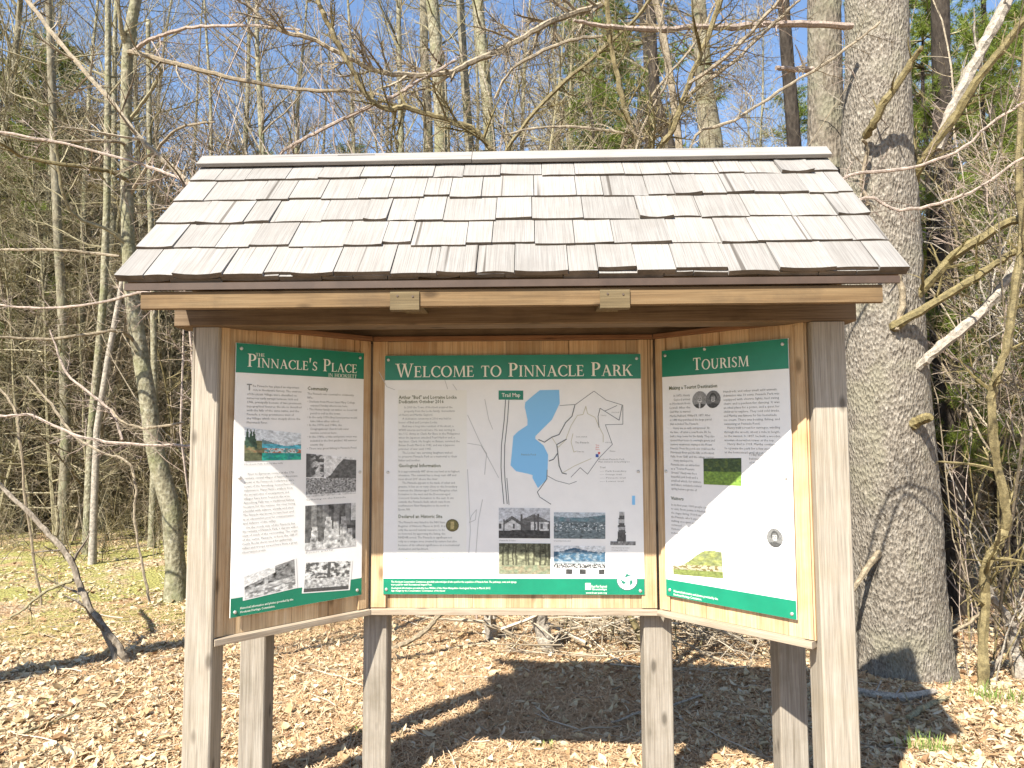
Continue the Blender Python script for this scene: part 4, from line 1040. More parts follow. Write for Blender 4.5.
# --- white pines with bright needle tufts
def make_pine(seed, H, zlo, r0, label, group=None):
    r = random.Random(seed)
    root = empty('pine_tree', (0, 0, 0), label, 'tree', group)
    pts = [Vector((r.gauss(0, .05) * i * .2, r.gauss(0, .05) * i * .2, -.2 + (H + .2) * i / 8)) for i in range(9)]
    trunk_mesh(pts, [r0 * (1 - .85 * i / 8) for i in range(9)], 10, .07, seed, 6, .25, 26).build('trunk', M['trunk_dark'], root, True, (0, 0, 0))
    tw = MB(); lf = MB(); z_ = zlo
    while z_ < H - .3:
        for _ in range(5):
            a = r.random() * 2 * PI; L = (.6 + 2.4 * (1 - z_ / H)) * r.uniform(.6, 1.1)
            p, _d = along(pts, min(.995, (z_ + .2) / (H + .2)))
            q = wander(p, (math.cos(a), math.sin(a), r.uniform(.05, .4)), L, 5, r, .12, .03)
            tw.tube(q, taper(.022, .006, 6), 4, False)
            for _k in range(int(8 + L * 9)):
                t = .2 + .7 * r.random(); b, d = along(q, t)
                w = wander(b, d + rv(r) * .8, r.uniform(.12, .4), 2, r, .2, .05); tw.tube(w, [.006, .004, .003], 3, False)
                for c in (w[-1], w[-2]):
                    ax = (w[-1] - w[-2]).normalized()
                    for _n in range(20):
                        e = (ax * r.uniform(.2, 1.2) + rv(r) * .8).normalized() * r.uniform(.10, .17); f_ = e.cross(rv(r)).normalized() * .006
                        lf.add([tuple(c - f_), tuple(c + f_), tuple(c + e)], [[0, 1, 2]])
        z_ += r.uniform(.45, .75)
    tw.build('branches', M['twig_grey'], root, False, (0, 0, 0)); lf.build('foliage', M['pine'], root, False, (0, 0, 0))
    return root
def place(root, px, d, rz=0.0):
    b = P(px, 470, d); root.location = (b.x, b.y, gz(b.x, b.y)); root.rotation_euler.z = rz
place(make_pine(31, 12.5, 3.3, .17, 'green pine with yellow-green tufts and dark trunk, seen above the middle of the roof'), 655, 12.5, 1.0)
GP = 'pines in the woods behind'
pp_ = make_pine(32, 13, 3.0, .16, 'green pine with bright needle tufts, farther back in the woods', GP); place(pp_, 985, 17, .3)
for px, d, s in ((598, 9.6, .55), (642, 11, .62), (942, 9.0, .6), (1000, 9.5, .62), (958, 10.5, .8), (22, 15.5, .75), (1008, 12, .9), (918, 14, 1.0), (605, 16, 1.0), (30, 18, 1.0), (925, 22, 1.1), (345, 24, .95), (262, 26, 1.0), (50, 27, 1.1), (800, 26, 1.2), (1045, 15, .9), (585, 25, 1.0)):
    b = P(px, 470, d); copy_tree(pp_, (b.x, b.y, gz(b.x, b.y)), rr_.random() * 6.28, (s, s, s))

# --- trees traced one by one -----------------------------------------------------------------
def px_path(pts, d0, d1=None):
    d1 = d0 if d1 is None else d1; n = len(pts)
    return [P(p[0], p[1], d0 + (d1 - d0) * i / max(1, n - 1)) for i, p in enumerate(pts)]
def px_rad(ws, d0, d1=None):
    d1 = d0 if d1 is None else d1; n = len(ws)
    return [w / 2 / FPX * (d0 + (d1 - d0) * i / max(1, n - 1)) for i, w in enumerate(ws)]
def refine(pts, rad, k=3, jit=0.0, r=R):
    """smooth a path (Catmull-Rom)"""
    n = len(pts); out = []; ro = []
    for i in range(n - 1):
        p0, p1, p2, p3 = pts[max(0, i - 1)], pts[i], pts[i + 1], pts[min(n - 1, i + 2)]
        for j in range(k):
            t = j / k
            q = .5 * ((2 * p1) + (p2 - p0) * t + (2 * p0 - 5 * p1 + 4 * p2 - p3) * t * t + (3 * p1 - p0 - 3 * p2 + p3) * t ** 3)
            if jit: q = q + rv(r) * jit
            out.append(q); ro.append(rad[i] * (1 - t) + rad[i + 1] * t)
    out.append(pts[-1]); ro.append(rad[-1]); return out, ro
def rooted(name, label, cat, base, group=None):
    o = empty(name, base, label, cat, group); return o

# big grey pine to the right: main trunk, second stem, limb stubs
base = gp(903, 672)
D = depth(base)
big = rooted('pine_tree', 'massive grey double-stemmed tree trunk with a broken limb stub, right behind the shelter', 'tree', base)
tp = [(903, 705, 98), (902, 655, 91), (897, 590, 88), (892, 520, 87), (887, 440, 84), (883, 360, 79), (881, 290, 74), (879, 220, 72), (878, 150, 65), (877, 75, 60), (876, 0, 57), (875, -120, 53), (875, -330, 45)]
pts = px_path([(a, b) for a, b, _ in tp], D, D); rad = px_rad([w for *_, w in tp], D)
trunk_mesh(pts, rad, 110, .027, 4.0, 22, .22, 380).build('trunk', M['trunk_big'], big, True)
t2 = [(862, 400, 60), (846, 330, 56), (834, 260, 48), (828, 200, 42), (826, 150, 38), (825, 80, 36), (824, 0, 34), (822, -150, 30), (822, -330, 26)]
pts2 = px_path([(a, b) for a, b, _ in t2], D + .25, D + .9); rad2 = px_rad([w * .9 for *_, w in t2], D + .25, D + .9)
trunk_mesh(pts2, rad2, 60, .035, 9.0, 24, 0, 220).build('second_stem', M['trunk_second'], big, True)
def limb(root, pts, ws, d0, d1, mat, r, ntw=0, L=.5, lev=0, name='limb', jit=.004, n=7):
    q, ra = refine(px_path(pts, d0, d1), px_rad(ws, d0, d1), 5, jit * 1.6, r); ra = [a_ * r.uniform(.88, 1.14) for a_ in ra]; mb = MB(); mb.tube(q, ra, n)
    if ntw: twigs(mb, q, ra[0], r, ntw, L, lev, .1, .85, .03, .0022)
    return mb.build(name, mat, root, False)
rb = random.Random(77)
Df = D - .30
limb(big, [(902, 432), (913, 424), (924, 419), (931, 417)], [14, 11, 10, 8], Df + .02, Df - .25, M['twig_olive'], rb, name='limb_stub')
limb(big, [(893, 328), (901, 322), (935, 303), (975, 278), (1008, 256), (1040, 238)], [12, 9, 8, 8, 7, 7], Df, Df - .5, M['twig_olive'], rb, 5, .5, 1)
limb(big, [(912, 372), (923, 363), (941, 346), (981, 313), (1000, 290), (1026, 250)], [10, 9, 10, 10, 9, 8], Df, Df - .3, M['twig_white'], rb, name='broken_limb')
limb(big, [(866, 136), (872, 126), (886, 100), (908, 67), (922, 46)], [9, 8, 8, 7, 4], Df + .02, Df - .4, M['twig_olive'], rb, 3, .3, 0)
limb(big, [(852, 26), (800, 24), (768, 24), (733, 27), (694, 27), (658, 30), (603, 26), (574, 20)], [7, 6.5, 7, 6.5, 5.5, 6, 4, 3], Df, Df - .5, M['twig_pink'], rb, 9, .45, 1)
limb(big, [(886, 258), (893, 262), (898, 275), (903, 300), (897, 330)], [7, 7, 6, 6, 5], Df, Df - .1, M['twig_tan'], rb, 2, .2, 0)
limb(big, [(912, 185), (918, 170), (930, 150), (955, 117), (975, 83), (1001, 50), (1024, 20), (1050, -15)], [9, 9, 9, 9, 9, 8, 8, 8], D - .1, D - .7, M['twig_olive'], rb, 14, .45, 1)
limb(big, [(938, 150), (950, 115), (968, 77), (988, 37), (1008, 0), (1020, -30)], [9, 10, 11, 11, 11, 10], D - .28, D - .4, M['twig_white'], rb, 4, .4, 1, name='broken_limb')
limb(big, [(905, 310), (930, 282), (955, 256), (995, 230), (1024, 217), (1060, 205)], [8, 9, 9, 9, 9, 9], D - .2, D - .9, M['twig_olive'], rb, 6, .4, 1)
limb(big, [(812, 70), (790, 69), (776, 68)], [7, 5, 4], D - .1, D - .3, M['twig_pink'], rb, 2, .3, 0)
limb(big, [(850, 595), (862, 575), (878, 555), (884, 540)], [5, 6, 7, 6], Df - .02, Df + .05, M['twig_tan'], rb, 4, .25, 0)
limb(big, [(868, 205), (862, 180), (868, 150), (862, 140)], [4, 4, 4, 3], Df + .05, Df - .05, M['twig_tan'], rb, 3, .3, 0)

# dark trunk beside it, its shade put into the bark colour
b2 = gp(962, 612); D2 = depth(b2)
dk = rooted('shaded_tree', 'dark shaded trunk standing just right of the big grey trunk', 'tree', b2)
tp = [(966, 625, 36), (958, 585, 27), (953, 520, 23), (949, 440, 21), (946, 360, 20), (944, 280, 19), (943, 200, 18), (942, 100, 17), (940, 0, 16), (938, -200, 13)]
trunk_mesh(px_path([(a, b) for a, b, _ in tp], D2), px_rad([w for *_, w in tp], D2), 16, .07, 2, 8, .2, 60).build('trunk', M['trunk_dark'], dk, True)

# slender leaning trunk left of the shelter
b3 = gp(177, 600); D3 = depth(b3)
sl_ = rooted('slender_tree', 'slender grey-green bending trunk left of the shelter, bare arching branches', 'tree', b3)
tp = [(178, 608, 26), (176, 570, 22), (172, 512, 21), (160, 470, 20), (153, 440, 19), (148, 400, 17.5), (138, 340, 16.5), (131, 290, 15), (128, 240, 14), (127, 180, 13), (126, 120, 12), (127, 60, 12), (131, 25, 12), (137, -5, 11), (148, -80, 10), (160, -220, 7)]
pp3 = px_path([(a, b) for a, b, _ in tp], D3); trunk_mesh(pp3, px_rad([w * .88 for *_, w in tp], D3), 20, .045, 6, 7, .25, 90).build('trunk', M['trunk_pale'], sl_, True)
ra_ = random.Random(8)
limb(sl_, [(127, 48), (122, 32), (119, 10), (117, -30)], [6, 5, 4, 3], D3, D3 - .3, M['twig_grey'], ra_, 3, .8, 1)
limb(sl_, [(130, 118), (145, 100), (158, 78), (160, 68), (150, 62)], [4, 3.5, 3, 3, 2], D3, D3 - .3, M['twig_grey'], ra_, 5, .7, 1)
limb(sl_, [(132, 250), (110, 231), (77, 217), (63, 193), (57, 150), (52, 120)], [5, 4, 3.5, 3, 3, 2], D3, D3 - .8, M['twig_grey'], ra_, 7, .7, 1)
limb(sl_, [(131, 182), (110, 172), (83, 167), (27, 158), (0, 143), (-40, 130)], [5, 4, 4, 3.5, 3, 3], D3, D3 - 1.5, M['twig_olive'], ra_, 9, .7, 1)
limb(sl_, [(137, 345), (125, 333), (110, 331), (50, 339), (0, 337), (-50, 340)], [4, 3.5, 3, 3, 2.5, 2], D3, D3 - 1, M['twig_tan'], ra_, 8, .7, 1)
limb(sl_, [(128, 145), (110, 141), (70, 141), (30, 140), (-10, 132)], [4, 3, 3, 2.5, 2], D3, D3 - 1, M['twig_tan'], ra_, 8, .7, 1)
limb(sl_, [(128, 52), (140, 54), (167, 62), (207, 72), (256, 83), (308, 90), (360, 92), (390, 97)], [5, 5, 5, 4.5, 4, 3.5, 3, 2], D3, D3 - 1.8, M['twig_tan'], ra_, 14, .8, 1)
limb(sl_, [(129, 55), (145, 42), (163, 35), (187, 28), (213, 26), (256, 26), (300, 30)], [4, 4, 3.5, 3.5, 3, 3, 2], D3, D3 - 1.2, M['twig_pink'], ra_, 10, .8, 1)
limb(sl_, [(127, 200), (150, 163), (165, 140), (185, 126), (215, 122)], [3.5, 3, 3, 2.5, 2], D3, D3 - .5, M['twig_tan'], ra_, 6, .6, 1)

# pair of pale stems above the middle of the roof, dark ones beside them
def stem(label, tp, d, mat, name='slender_tree', ntw=10, mt='twig_grey', seed=1):
    q = P(tp[0][0], tp[0][1], d); b = Vector((q.x, q.y, gz(q.x, q.y)))
    o = rooted(name, label, 'tree', b)
    pts = [b - Vector((0, 0, .2))] + px_path([(a, c) for a, c, _ in tp], d); ws = [tp[0][2] * 1.25] + [w for *_, w in tp]
    trunk_mesh(pts, px_rad(ws, d), 16, .05, seed, 6, .2, 60).build('trunk', mat, o, True)
    r = random.Random(seed); mb = MB()
    for i in range(ntw):
        p, dd = along(pts, r.uniform(.55, .98)); a = r.random() * 2 * PI
        q = wander(p, (math.cos(a), math.sin(a) * .6, r.uniform(-.1, .7)), r.uniform(.8, 2.4), 5, r, .2, .03); mb.tube(q, taper(.02 * d / 14, .006, 6), 4, False)
        twigs(mb, q, .015, r, 6, .7, 1, .1, .8, .03, .003)
    mb.build('branches', M[mt], o)
    return o
stem('straight pale trunk, left one of the pale pair above the middle of the roof', [(446, 300, 15), (441, 155, 13), (440, 110, 12.5), (437, 60, 12), (432, 0, 12), (424, -120, 10)], 13.5, M['trunk_pale'], seed=41)
stem('straight pale trunk, right one of the pale pair above the middle of the roof', [(498, 300, 14), (491, 155, 11.5), (487, 100, 11), (482, 50, 11), (478, 0, 10.5), (470, -120, 9)], 12.5, M['trunk_pale'], seed=42)
stem('dark upright trunk just left of the pale pair above the roof', [(432, 300, 10), (428, 120, 9), (424, 50, 9), (424, -100, 8)], 17, M['trunk_grey'], seed=43)
stem('thin greenish trunk rising between the pale pair above the roof', [(474, 300, 10), (470, 150, 9), (464, 70, 8), (460, 0, 8), (452, -100, 7)], 14.5, M['trunk_grey'], seed=44)
stem('pale tan trunk wrapped in twigs, seen over the right half of the roof', [(720, 320, 28), (712, 155, 24), (706, 100, 19), (702, 50, 16), (698, 0, 14), (692, -120, 12)], 10.5, M['trunk_grey'], seed=45, ntw=16, mt='twig_tan')
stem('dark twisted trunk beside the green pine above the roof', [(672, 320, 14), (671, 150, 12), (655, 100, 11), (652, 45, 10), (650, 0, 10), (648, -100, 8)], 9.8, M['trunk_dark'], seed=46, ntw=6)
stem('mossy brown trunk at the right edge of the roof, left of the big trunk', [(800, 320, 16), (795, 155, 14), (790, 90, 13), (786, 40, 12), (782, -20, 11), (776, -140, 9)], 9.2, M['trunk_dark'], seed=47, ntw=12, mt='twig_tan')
stem('narrow pale trunk far left with a dark upper part', [(66, 440, 9), (62, 300, 8.5), (58, 240, 8), (53, 120, 7), (50, 40, 6), (47, -40, 5)], 13, M['trunk_grey'], seed=48, ntw=8)
stem('thin leaning pale stem crossing behind the slender left trunk', [(91, 430, 7), (96, 380, 7), (104, 290, 7), (107, 200, 6.5), (108, 90, 6), (108, -20, 5)], 12, M['trunk_pale'], seed=49, ntw=7)
stem('thin pale dead stem leaning right beside the slender left trunk', [(97, 430, 6), (108, 360, 6), (119, 300, 5), (126, 255, 4)], 11, M['twig_white'], seed=50, ntw=2)
stem('thin white stem just left of the shelter post', [(155, 430, 6), (154, 360, 6), (153, 280, 6), (150, 200, 5), (149, 110, 5), (148, 20, 4)], 12.5, M['trunk_pale'], seed=51, ntw=6)

# arching vines and shrubs around the shelter
def arching(label, stems, seed, name='arching_vine', cat='vine', basepx=None, root=False, wk=.84):
    """stems = (pixel path from the root upwards, widths, d0, d1, material, twig count, twig length)"""
    s0 = stems[0]; q = P(basepx or s0[0][0][0], 600 if basepx else s0[0][0][1], s0[2]); b = Vector((q.x, q.y, gz(q.x, q.y)))
    o = rooted(name, label, cat, b); r = random.Random(seed)
    for (pts, ws, d0, d1, mt_, ntw, L) in stems:
        path = px_path(pts, d0, d1); ra = px_rad([w * wk for w in ws], d0, d1)
        if pts[0][1] >= 280 and (pts is s0[0] or root):
            g = b + Vector((r.gauss(0, .04), r.gauss(0, .04), -.05)); path = [g, g * .7 + path[0] * .3 + Vector((0, 0, .12))] + path; ra = [ra[0] * 1.25, ra[0] * 1.1] + ra
        q, rad = refine(path, ra, 5, .007, r); rad = [a_ * r.uniform(.86, 1.15) for a_ in rad]; mb = MB(); mb.tube(q, rad, 6)
        twigs(mb, q, rad[0], r, int(ntw * 1.5), L * 1.1, 1, .12, .9, .02, .0017)
        mb.build('stem', M[mt_], o)
    return o
arching('olive-brown vine stem dipping in a wide U above the left half of the roof', [([(505, 300), (500, 200), (496, 157), (490, 148), (475, 130), (451, 121), (425, 113), (404, 107), (386, 109), (368, 96), (355, 75), (342, 52), (328, 23), (318, 0), (308, -40)], [8, 7, 7, 6.5, 6, 6, 6, 6.5, 6, 6, 6, 6, 6, 5.5, 5], 6.2, 5.6, 'twig_olive', 22, .5)], 61, basepx=375)
arching('long grey branch sagging across the top above the roof, rising to the right', [([(690, 300), (668, 60), (640, -30), (603, 3), (574, 13), (543, 26), (512, 44), (472, 62), (449, 73), (412, 75), (381, 72), (355, 61), (334, 51), (311, 38), (282, 31), (256, 13), (240, -8)], [9, 8, 7.5, 7, 7, 7, 7, 6.5, 6.5, 6, 6, 5.5, 5, 5, 5, 4, 4], 7.0, 6.2, 'twig_tan', 34, .6)], 62, basepx=657)
arching('thin pinkish branch slanting up from the left half of the ridge', [([(250, 320), (268, 200), (279, 157), (308, 137), (342, 120), (373, 105), (397, 94), (417, 82), (455, 60)], [4, 4, 4, 4, 4, 4.5, 4, 3.5, 3], 6.4, 6.1, 'twig_pink', 18, .45)], 63, basepx=251)
arching('long straight olive branch slanting up from the middle of the ridge', [([(470, 320), (495, 190), (512, 142), (556, 90), (600, 52), (637, 16), (655, -10)], [6, 5.5, 5, 5, 5, 5, 4.5], 6.6, 6.0, 'twig_olive', 24, .5), ([(495, 98), (512, 69), (543, 51), (577, 39), (603, 36)], [3.5, 4, 4, 4, 3], 6.4, 6.2, 'twig_tan', 12, .45)], 64, basepx=657)
arching('clump of straight tan stems fanning up from behind the right half of the ridge', [
    ([(646, 300), (642, 180), (640, 154), (627, 115), (616, 70), (610, 36), (607, 0), (604, -40)], [7, 6.5, 6, 6, 6, 6, 6, 5], 5.9, 5.6, 'twig_olive', 20, .5),
    ([(640, 300), (648, 180), (654, 155), (673, 128), (689, 83), (705, 44), (720, 0), (730, -35)], [8, 7.5, 7, 7, 6.5, 6, 6, 5], 5.8, 5.3, 'twig_olive', 20, .5),
    ([(689, 83), (726, 57), (768, 13), (790, -14)], [5, 5, 4.5, 4], 5.5, 5.2, 'twig_tan', 14, .5),
    ([(600, 300), (610, 170), (619, 156), (658, 130), (679, 109), (690, 94), (733, 62), (768, 29), (800, 0)], [5, 4.5, 4.5, 4.5, 4.5, 4, 4, 4, 3], 6.1, 5.6, 'twig_tan', 26, .5),
    ([(620, 300), (622, 150), (640, 118), (660, 85), (690, 50), (710, 15), (725, -20)], [4, 4, 3.5, 3.5, 3, 3, 3], 6.3, 6.0, 'twig_tan', 20, .5),
    ([(700, 300), (690, 150), (735, 120), (790, 85), (845, 50), (880, 22)], [4, 3.5, 3.5, 3, 3, 2.5], 5.2, 5.0, 'twig_tan', 20, .45),
    ([(660, 300), (668, 150), (640, 138), (590, 128), (540, 128), (505, 134)], [3.5, 3.5, 3, 3, 2.5, 2], 5.9, 5.8, 'twig_tan', 20, .4),
    ([(628, 300), (636, 150), (668, 78), (660, 40), (664, 0), (668, -30)], [3.5, 3.5, 3, 3, 2.5, 2.5], 5.7, 5.5, 'twig_tan', 16, .4)], 65, 'bare_shrub', 'shrub', basepx=657, root=True)
arching('heavy leaning brown branch crossing the left trunk down to the roof corner', [([(260, 420), (225, 240), (187, 183), (160, 157), (133, 130), (110, 100), (77, 63), (50, 30), (28, 0), (10, -30)], [9, 8, 7, 6.5, 6, 6, 5.5, 5, 5, 5], 6.2, 7.0, 'twig_tan', 22, .7)], 66, basepx=255)
arching('thin pale twig arching left from the roof corner', [([(220, 420), (198, 210), (183, 182), (150, 167), (80, 147), (0, 132), (-40, 124)], [4, 4, 3.5, 3.5, 3, 3, 3], 6.0, 6.6, 'twig_pink', 22, .5)], 67, basepx=199)
arching('low pale bramble canes looping left of the shelter', [
    ([(215, 455), (185, 446), (117, 443), (73, 434), (33, 416), (0, 416), (-30, 412)], [3, 3.5, 3.5, 3.5, 3, 3, 3], 6.5, 7.3, 'twig_pink', 16, .35),
    ([(150, 602), (141, 560), (134, 515), (136, 490), (128, 462), (100, 452), (73, 434), (52, 405), (27, 376)], [3, 3, 3, 3, 3, 3, 3, 3, 2], 7, 7.4, 'twig_tan', 14, .35),
    ([(185, 423), (160, 426), (143, 428), (120, 420), (112, 408)], [3, 3, 3, 2.5, 2], 6.6, 6.9, 'twig_tan', 8, .3),
    ([(122, 440), (110, 410), (80, 385), (66, 372), (50, 330)], [3, 3, 3, 2.5, 2], 7.2, 7.5, 'twig_pink', 12, .4),
    ([(42, 605), (28, 520), (20, 445), (16, 412), (0, 390), (-20, 378)], [3, 3, 3, 3, 3, 3], 7.2, 7.6, 'twig_tan', 8, .35)], 68, 'bramble_cane', 'bramble', basepx=199)
arching('upper pale branch reaching left across the woods at roof height', [([(190, 330), (170, 300), (138, 293), (100, 303), (50, 308), (0, 305), (-40, 300)], [3, 3, 3, 3, 2.5, 2.5, 2], 7.2, 8.2, 'twig_pink', 18, .5), ([(120, 256), (60, 250), (0, 250), (-30, 249)], [3, 3, 3, 3], 7.5, 8, 'twig_tan', 14, .45)], 69, basepx=199)

# right-hand vines
arching('thick tan twisted vine hanging at the far right edge', [([(985, 600), (986, 565), (1001, 539), (1006, 512), (996, 456), (991, 406), (998, 373), (1008, 339), (1015, 290), (1022, 230), (1018, 160), (1024, 80), (1030, 0)], [11, 11, 11, 11, 10, 10, 10, 9, 9, 8, 8, 8, 7], 5.9, 5.4, 'twig_olive', 12, .4)], 71)
arching('two thin pale twigs sweeping right from the end of the roof', [
    ([(790, 300), (800, 260), (838, 182), (901, 170), (955, 153), (995, 120), (1024, 103), (1060, 80)], [3.5, 3.5, 3.5, 3.5, 3.2, 3, 3, 3], 4.6, 4.3, 'twig_pink', 14, .3),
    ([(820, 300), (856, 202), (901, 210), (948, 200), (981, 187), (1024, 157), (1060, 130)], [3.5, 3.5, 3.5, 3.2, 3, 3, 3], 4.6, 4.3, 'twig_pink', 12, .3)], 73, basepx=781)
arching('pale bent root-like stem at the right edge of the ground', [([(1014, 652), (1014, 630), (1003, 610), (991, 596), (985, 580)], [10, 9, 9, 8, 7], 6.3, 6.2, 'twig_white', 4, .3), ([(935, 640), (970, 622), (985, 605), (990, 585)], [5, 4, 4, 3], 6.2, 6.3, 'twig_tan', 3, .3)], 74)

def tangle(name, label, n, region, mats, seed, hmin, hmax, rad, up=.9, ntw=5, grav=-.03, L2=.4, zlift=None):
    """a thicket of canes: too many to count"""
    r = random.Random(seed); mbs = [MB() for _ in mats]
    for _ in range(n):
        x, y = region(r); k = r.randrange(len(mats)); mb = mbs[k]
        z_ = gz(x, y) - .03 + (r.uniform(*zlift) if zlift else 0); a = r.random() * 2 * PI; sp = r.uniform(.1, 1.0) / up
        q = wander((x, y, z_), (math.cos(a) * sp * .5, math.sin(a) * sp * .5, 1), r.uniform(hmin, hmax), 9, r, .22, grav)
        rr = rad * r.uniform(.5, 1.5); tp_ = taper(rr, rr * .35, 10)
        if zlift: tp_[0] = rr * .25; tp_[1] = rr * .7; tp_[-1] = rr * .15
        mb.tube(q, tp_, 4, False)
        twigs(mb, q, rr, r, ntw, L2, 1, .1, .9, 0, .0018)
    mb = MB()
    for k, m_ in enumerate(mbs):
        o = len(mb.v); mb.v += m_.v; mb.f += [[i + o for i in f] for f in m_.f]; mb.uv += m_.uv; mb.mi += [k] * len(m_.f)
    o = mb.build(name, [M[q] for q in mats]); tag(o, label, 'thicket', kind='stuff'); return o
def reg(px0, px1, d0, d1):
    def f(r):
        d = d0 + (d1 - d0) * r.random(); p = P(r.uniform(px0, px1), 450, d); return p.x, p.y
    return f
tangle('vine_tangle', 'dense tangle of pale tan vines and twigs filling the right side', 34, reg(955, 1085, 6.2, 9), ['twig_tan', 'twig_olive', 'twig_pink'], 81, 2.5, 6.0, .007, .9, 12)
tangle('brush_tangle', 'fine bare brush behind the roof between the tree trunks', 60, reg(540, 850, 6.5, 10), ['twig_tan', 'twig_grey'], 82, 2.5, 6.0, .007, .9, 9)
tangle('bramble_thicket', 'brown bramble thicket in front of the hemlocks at the left', 560, reg(-70, 195, 14.5, 20), ['twig_tan', 'twig_grey', 'twig_olive'], 83, .8, 4.0, .007, .6, 6)
# slim saplings massed through the woods: six grown shapes, copied
def make_sapling(seed, H, r0, nb, mt_):
    r = random.Random(seed)
    root = empty('bare_sapling', (0, 0, 0), LS, 'sapling', GS)
    pts = wander((0, 0, -.1), (r.gauss(0, .12), r.gauss(0, .12), 1), H, 9, r, .07, .03)
    mb = MB(); mb.tube(pts, taper(r0, .004, 10), 5); mb.build('stem', M[mt_], root, False, (0, 0, 0))
    mb = MB()
    for _ in range(nb):
        t = .1 + .9 * r.random(); p, d = along(pts, min(t, .99)); a = r.random() * 2 * PI; el = r.uniform(-.05, .9)
        L = H * r.uniform(.08, .26) * (1.15 - .7 * t); rr = max(.0035, r0 * (.6 - .45 * t))
        q = wander(p, (math.cos(a) * math.cos(el), math.sin(a) * math.cos(el), math.sin(el)), L, 5, r, .18, .02); mb.tube(q, taper(rr, rr * .35, 6), 4, False)
        twigs(mb, q, rr, r, 9, L * .5, 1, .1, .75, .02, .0026)
    mb.build('crown', M[mt_], root, False, (0, 0, 0))
    return root
GS = 'bare saplings massed in the woods'; LS = 'slim bare sapling, one of many crowding the woods behind the shelter'
saps = [make_sapling(101, 6.5, .030, 42, 'twig_tan'), make_sapling(102, 5.0, .022, 38, 'twig_grey'), make_sapling(103, 8.0, .036, 46, 'twig_grey'),
        make_sapling(104, 7.0, .028, 42, 'twig_olive'), make_sapling(105, 4.0, .018, 36, 'twig_tan'), make_sapling(106, 9.0, .04, 48, 'twig_tan')]
rs = random.Random(17); first = set()
for i in range(235):
    u = rs.random()
    if u < .36: px, d = rs.uniform(-90, 200), rs.uniform(13, 20)
    elif u < .88: px, d = rs.uniform(200, 820), rs.uniform(9, 20)
    else: px, d = rs.uniform(905, 1110), rs.uniform(11, 18)
    b = P(px, 470, d); loc = (b.x, b.y, gz(b.x, b.y)); k = rs.randrange(6); sc = rs.uniform(.8, 1.2)
    if k not in first: first.add(k); saps[k].location = loc; saps[k].rotation_euler.z = rs.random() * 6
    else: copy_tree(saps[k], loc, rs.random() * 6.28, (sc, sc, sc))
tangle('low_brush', 'low pale brush and bramble stems on the mossy ground at the left', 240, reg(-60, 190, 11.0, 15.5), ['twig_tan', 'twig_grey', 'twig_olive'], 90, .4, 2.2, .006, .5, 7)
tangle('woods_undergrowth', 'low brown undergrowth across the woods behind the shelter', 260, reg(200, 900, 12, 24), ['twig_tan', 'twig_grey'], 85, .6, 2.2, .006, .6, 4)
tangle('right_undergrowth', 'low brush along the edge of the clearing at the right', 26, reg(900, 1080, 9, 16), ['twig_tan', 'twig_olive'], 86, .4, 1.3, .005, .6, 5)

tangle('overhead_twigs', 'haze of fine bare twigs in the treetops over the roof', 75, reg(190, 860, 7.5, 15), ['twig_grey', 'twig_tan', 'twig_pink'], 87, 5.0, 9.5, .011, 2.5, 12, .03, .9)
tangle('leaning_vines', 'tall thin dead vines leaning and crossing at the upper right', 26, reg(960, 1090, 6.0, 9.0), ['twig_tan', 'twig_white', 'twig_olive'], 88, 3.5, 7.5, .010, .9, 12, -.015)

tangle('hanging_vines', 'dead tan vines hanging in a tangle from the trees at the upper right', 170, reg(955, 1095, 5.8, 8.5), ['twig_tan', 'twig_olive', 'twig_white', 'twig_pink'], 89, 1.2, 3.4, .009, .35, 12, -.03, .4, (1.7, 4.8))

# brush pile of fallen sticks behind the shelter
mb = MB(); r = random.Random(91)
for _ in range(800):
    p = P(r.uniform(560, 850), 620, r.uniform(6.2, 8.6)); x, y = p.x, p.y
    if r.random() < .25: x = P(r.uniform(470, 880), 620, 7).x
    a = r.random() * PI; l = r.uniform(.25, 1.3); z_ = gz(x, y) + r.random() ** 1.3 * .55
    q = wander((x, y, z_), (math.cos(a), math.sin(a), r.gauss(0, .22)), l, 4, r, .12, -.03)
    q = [Vector((t.x, t.y, max(t.z, gz(t.x, t.y) + .005))) for t in q]
    rr = r.uniform(.003, .009) if r.random() < .93 else r.uniform(.012, .022); mb.tube(q, taper(rr, rr * .5, 5), 4, False)
    if r.random() < .4: twigs(mb, q, rr, r, 3, .3, 0, .1, .8, 0, .0018)
tag(mb.build('brush_pile', M['stick']), 'heap of dry tan sticks and twigs on the ground behind the shelter', 'brush', kind='stuff')
# sticks among the leaves
mb = MB(); r = random.Random(92)
for _ in range(420):
    d = r.uniform(3.2, 12); p = P(r.uniform(-60, 1080), 600, d); x, y = p.x, p.y; a = r.random() * PI; l = r.uniform(.08, .5)
    q = [Vector((x + math.cos(a) * l * (t - .5), y + math.sin(a) * l * (t - .5), 0)) + rv(r) * .012 for t in (0, .33, .66, 1)]
    q = [Vector((t.x, t.y, gz(t.x, t.y) + .02 + r.random() * .02)) for t in q]; rr = r.uniform(.002, .006); mb.tube(q, taper(rr, rr * .6, 4), 4)
tag(mb.build('fallen_twigs', M['stick']), 'small dry twigs scattered over the leaf litter', 'twigs', kind='stuff')

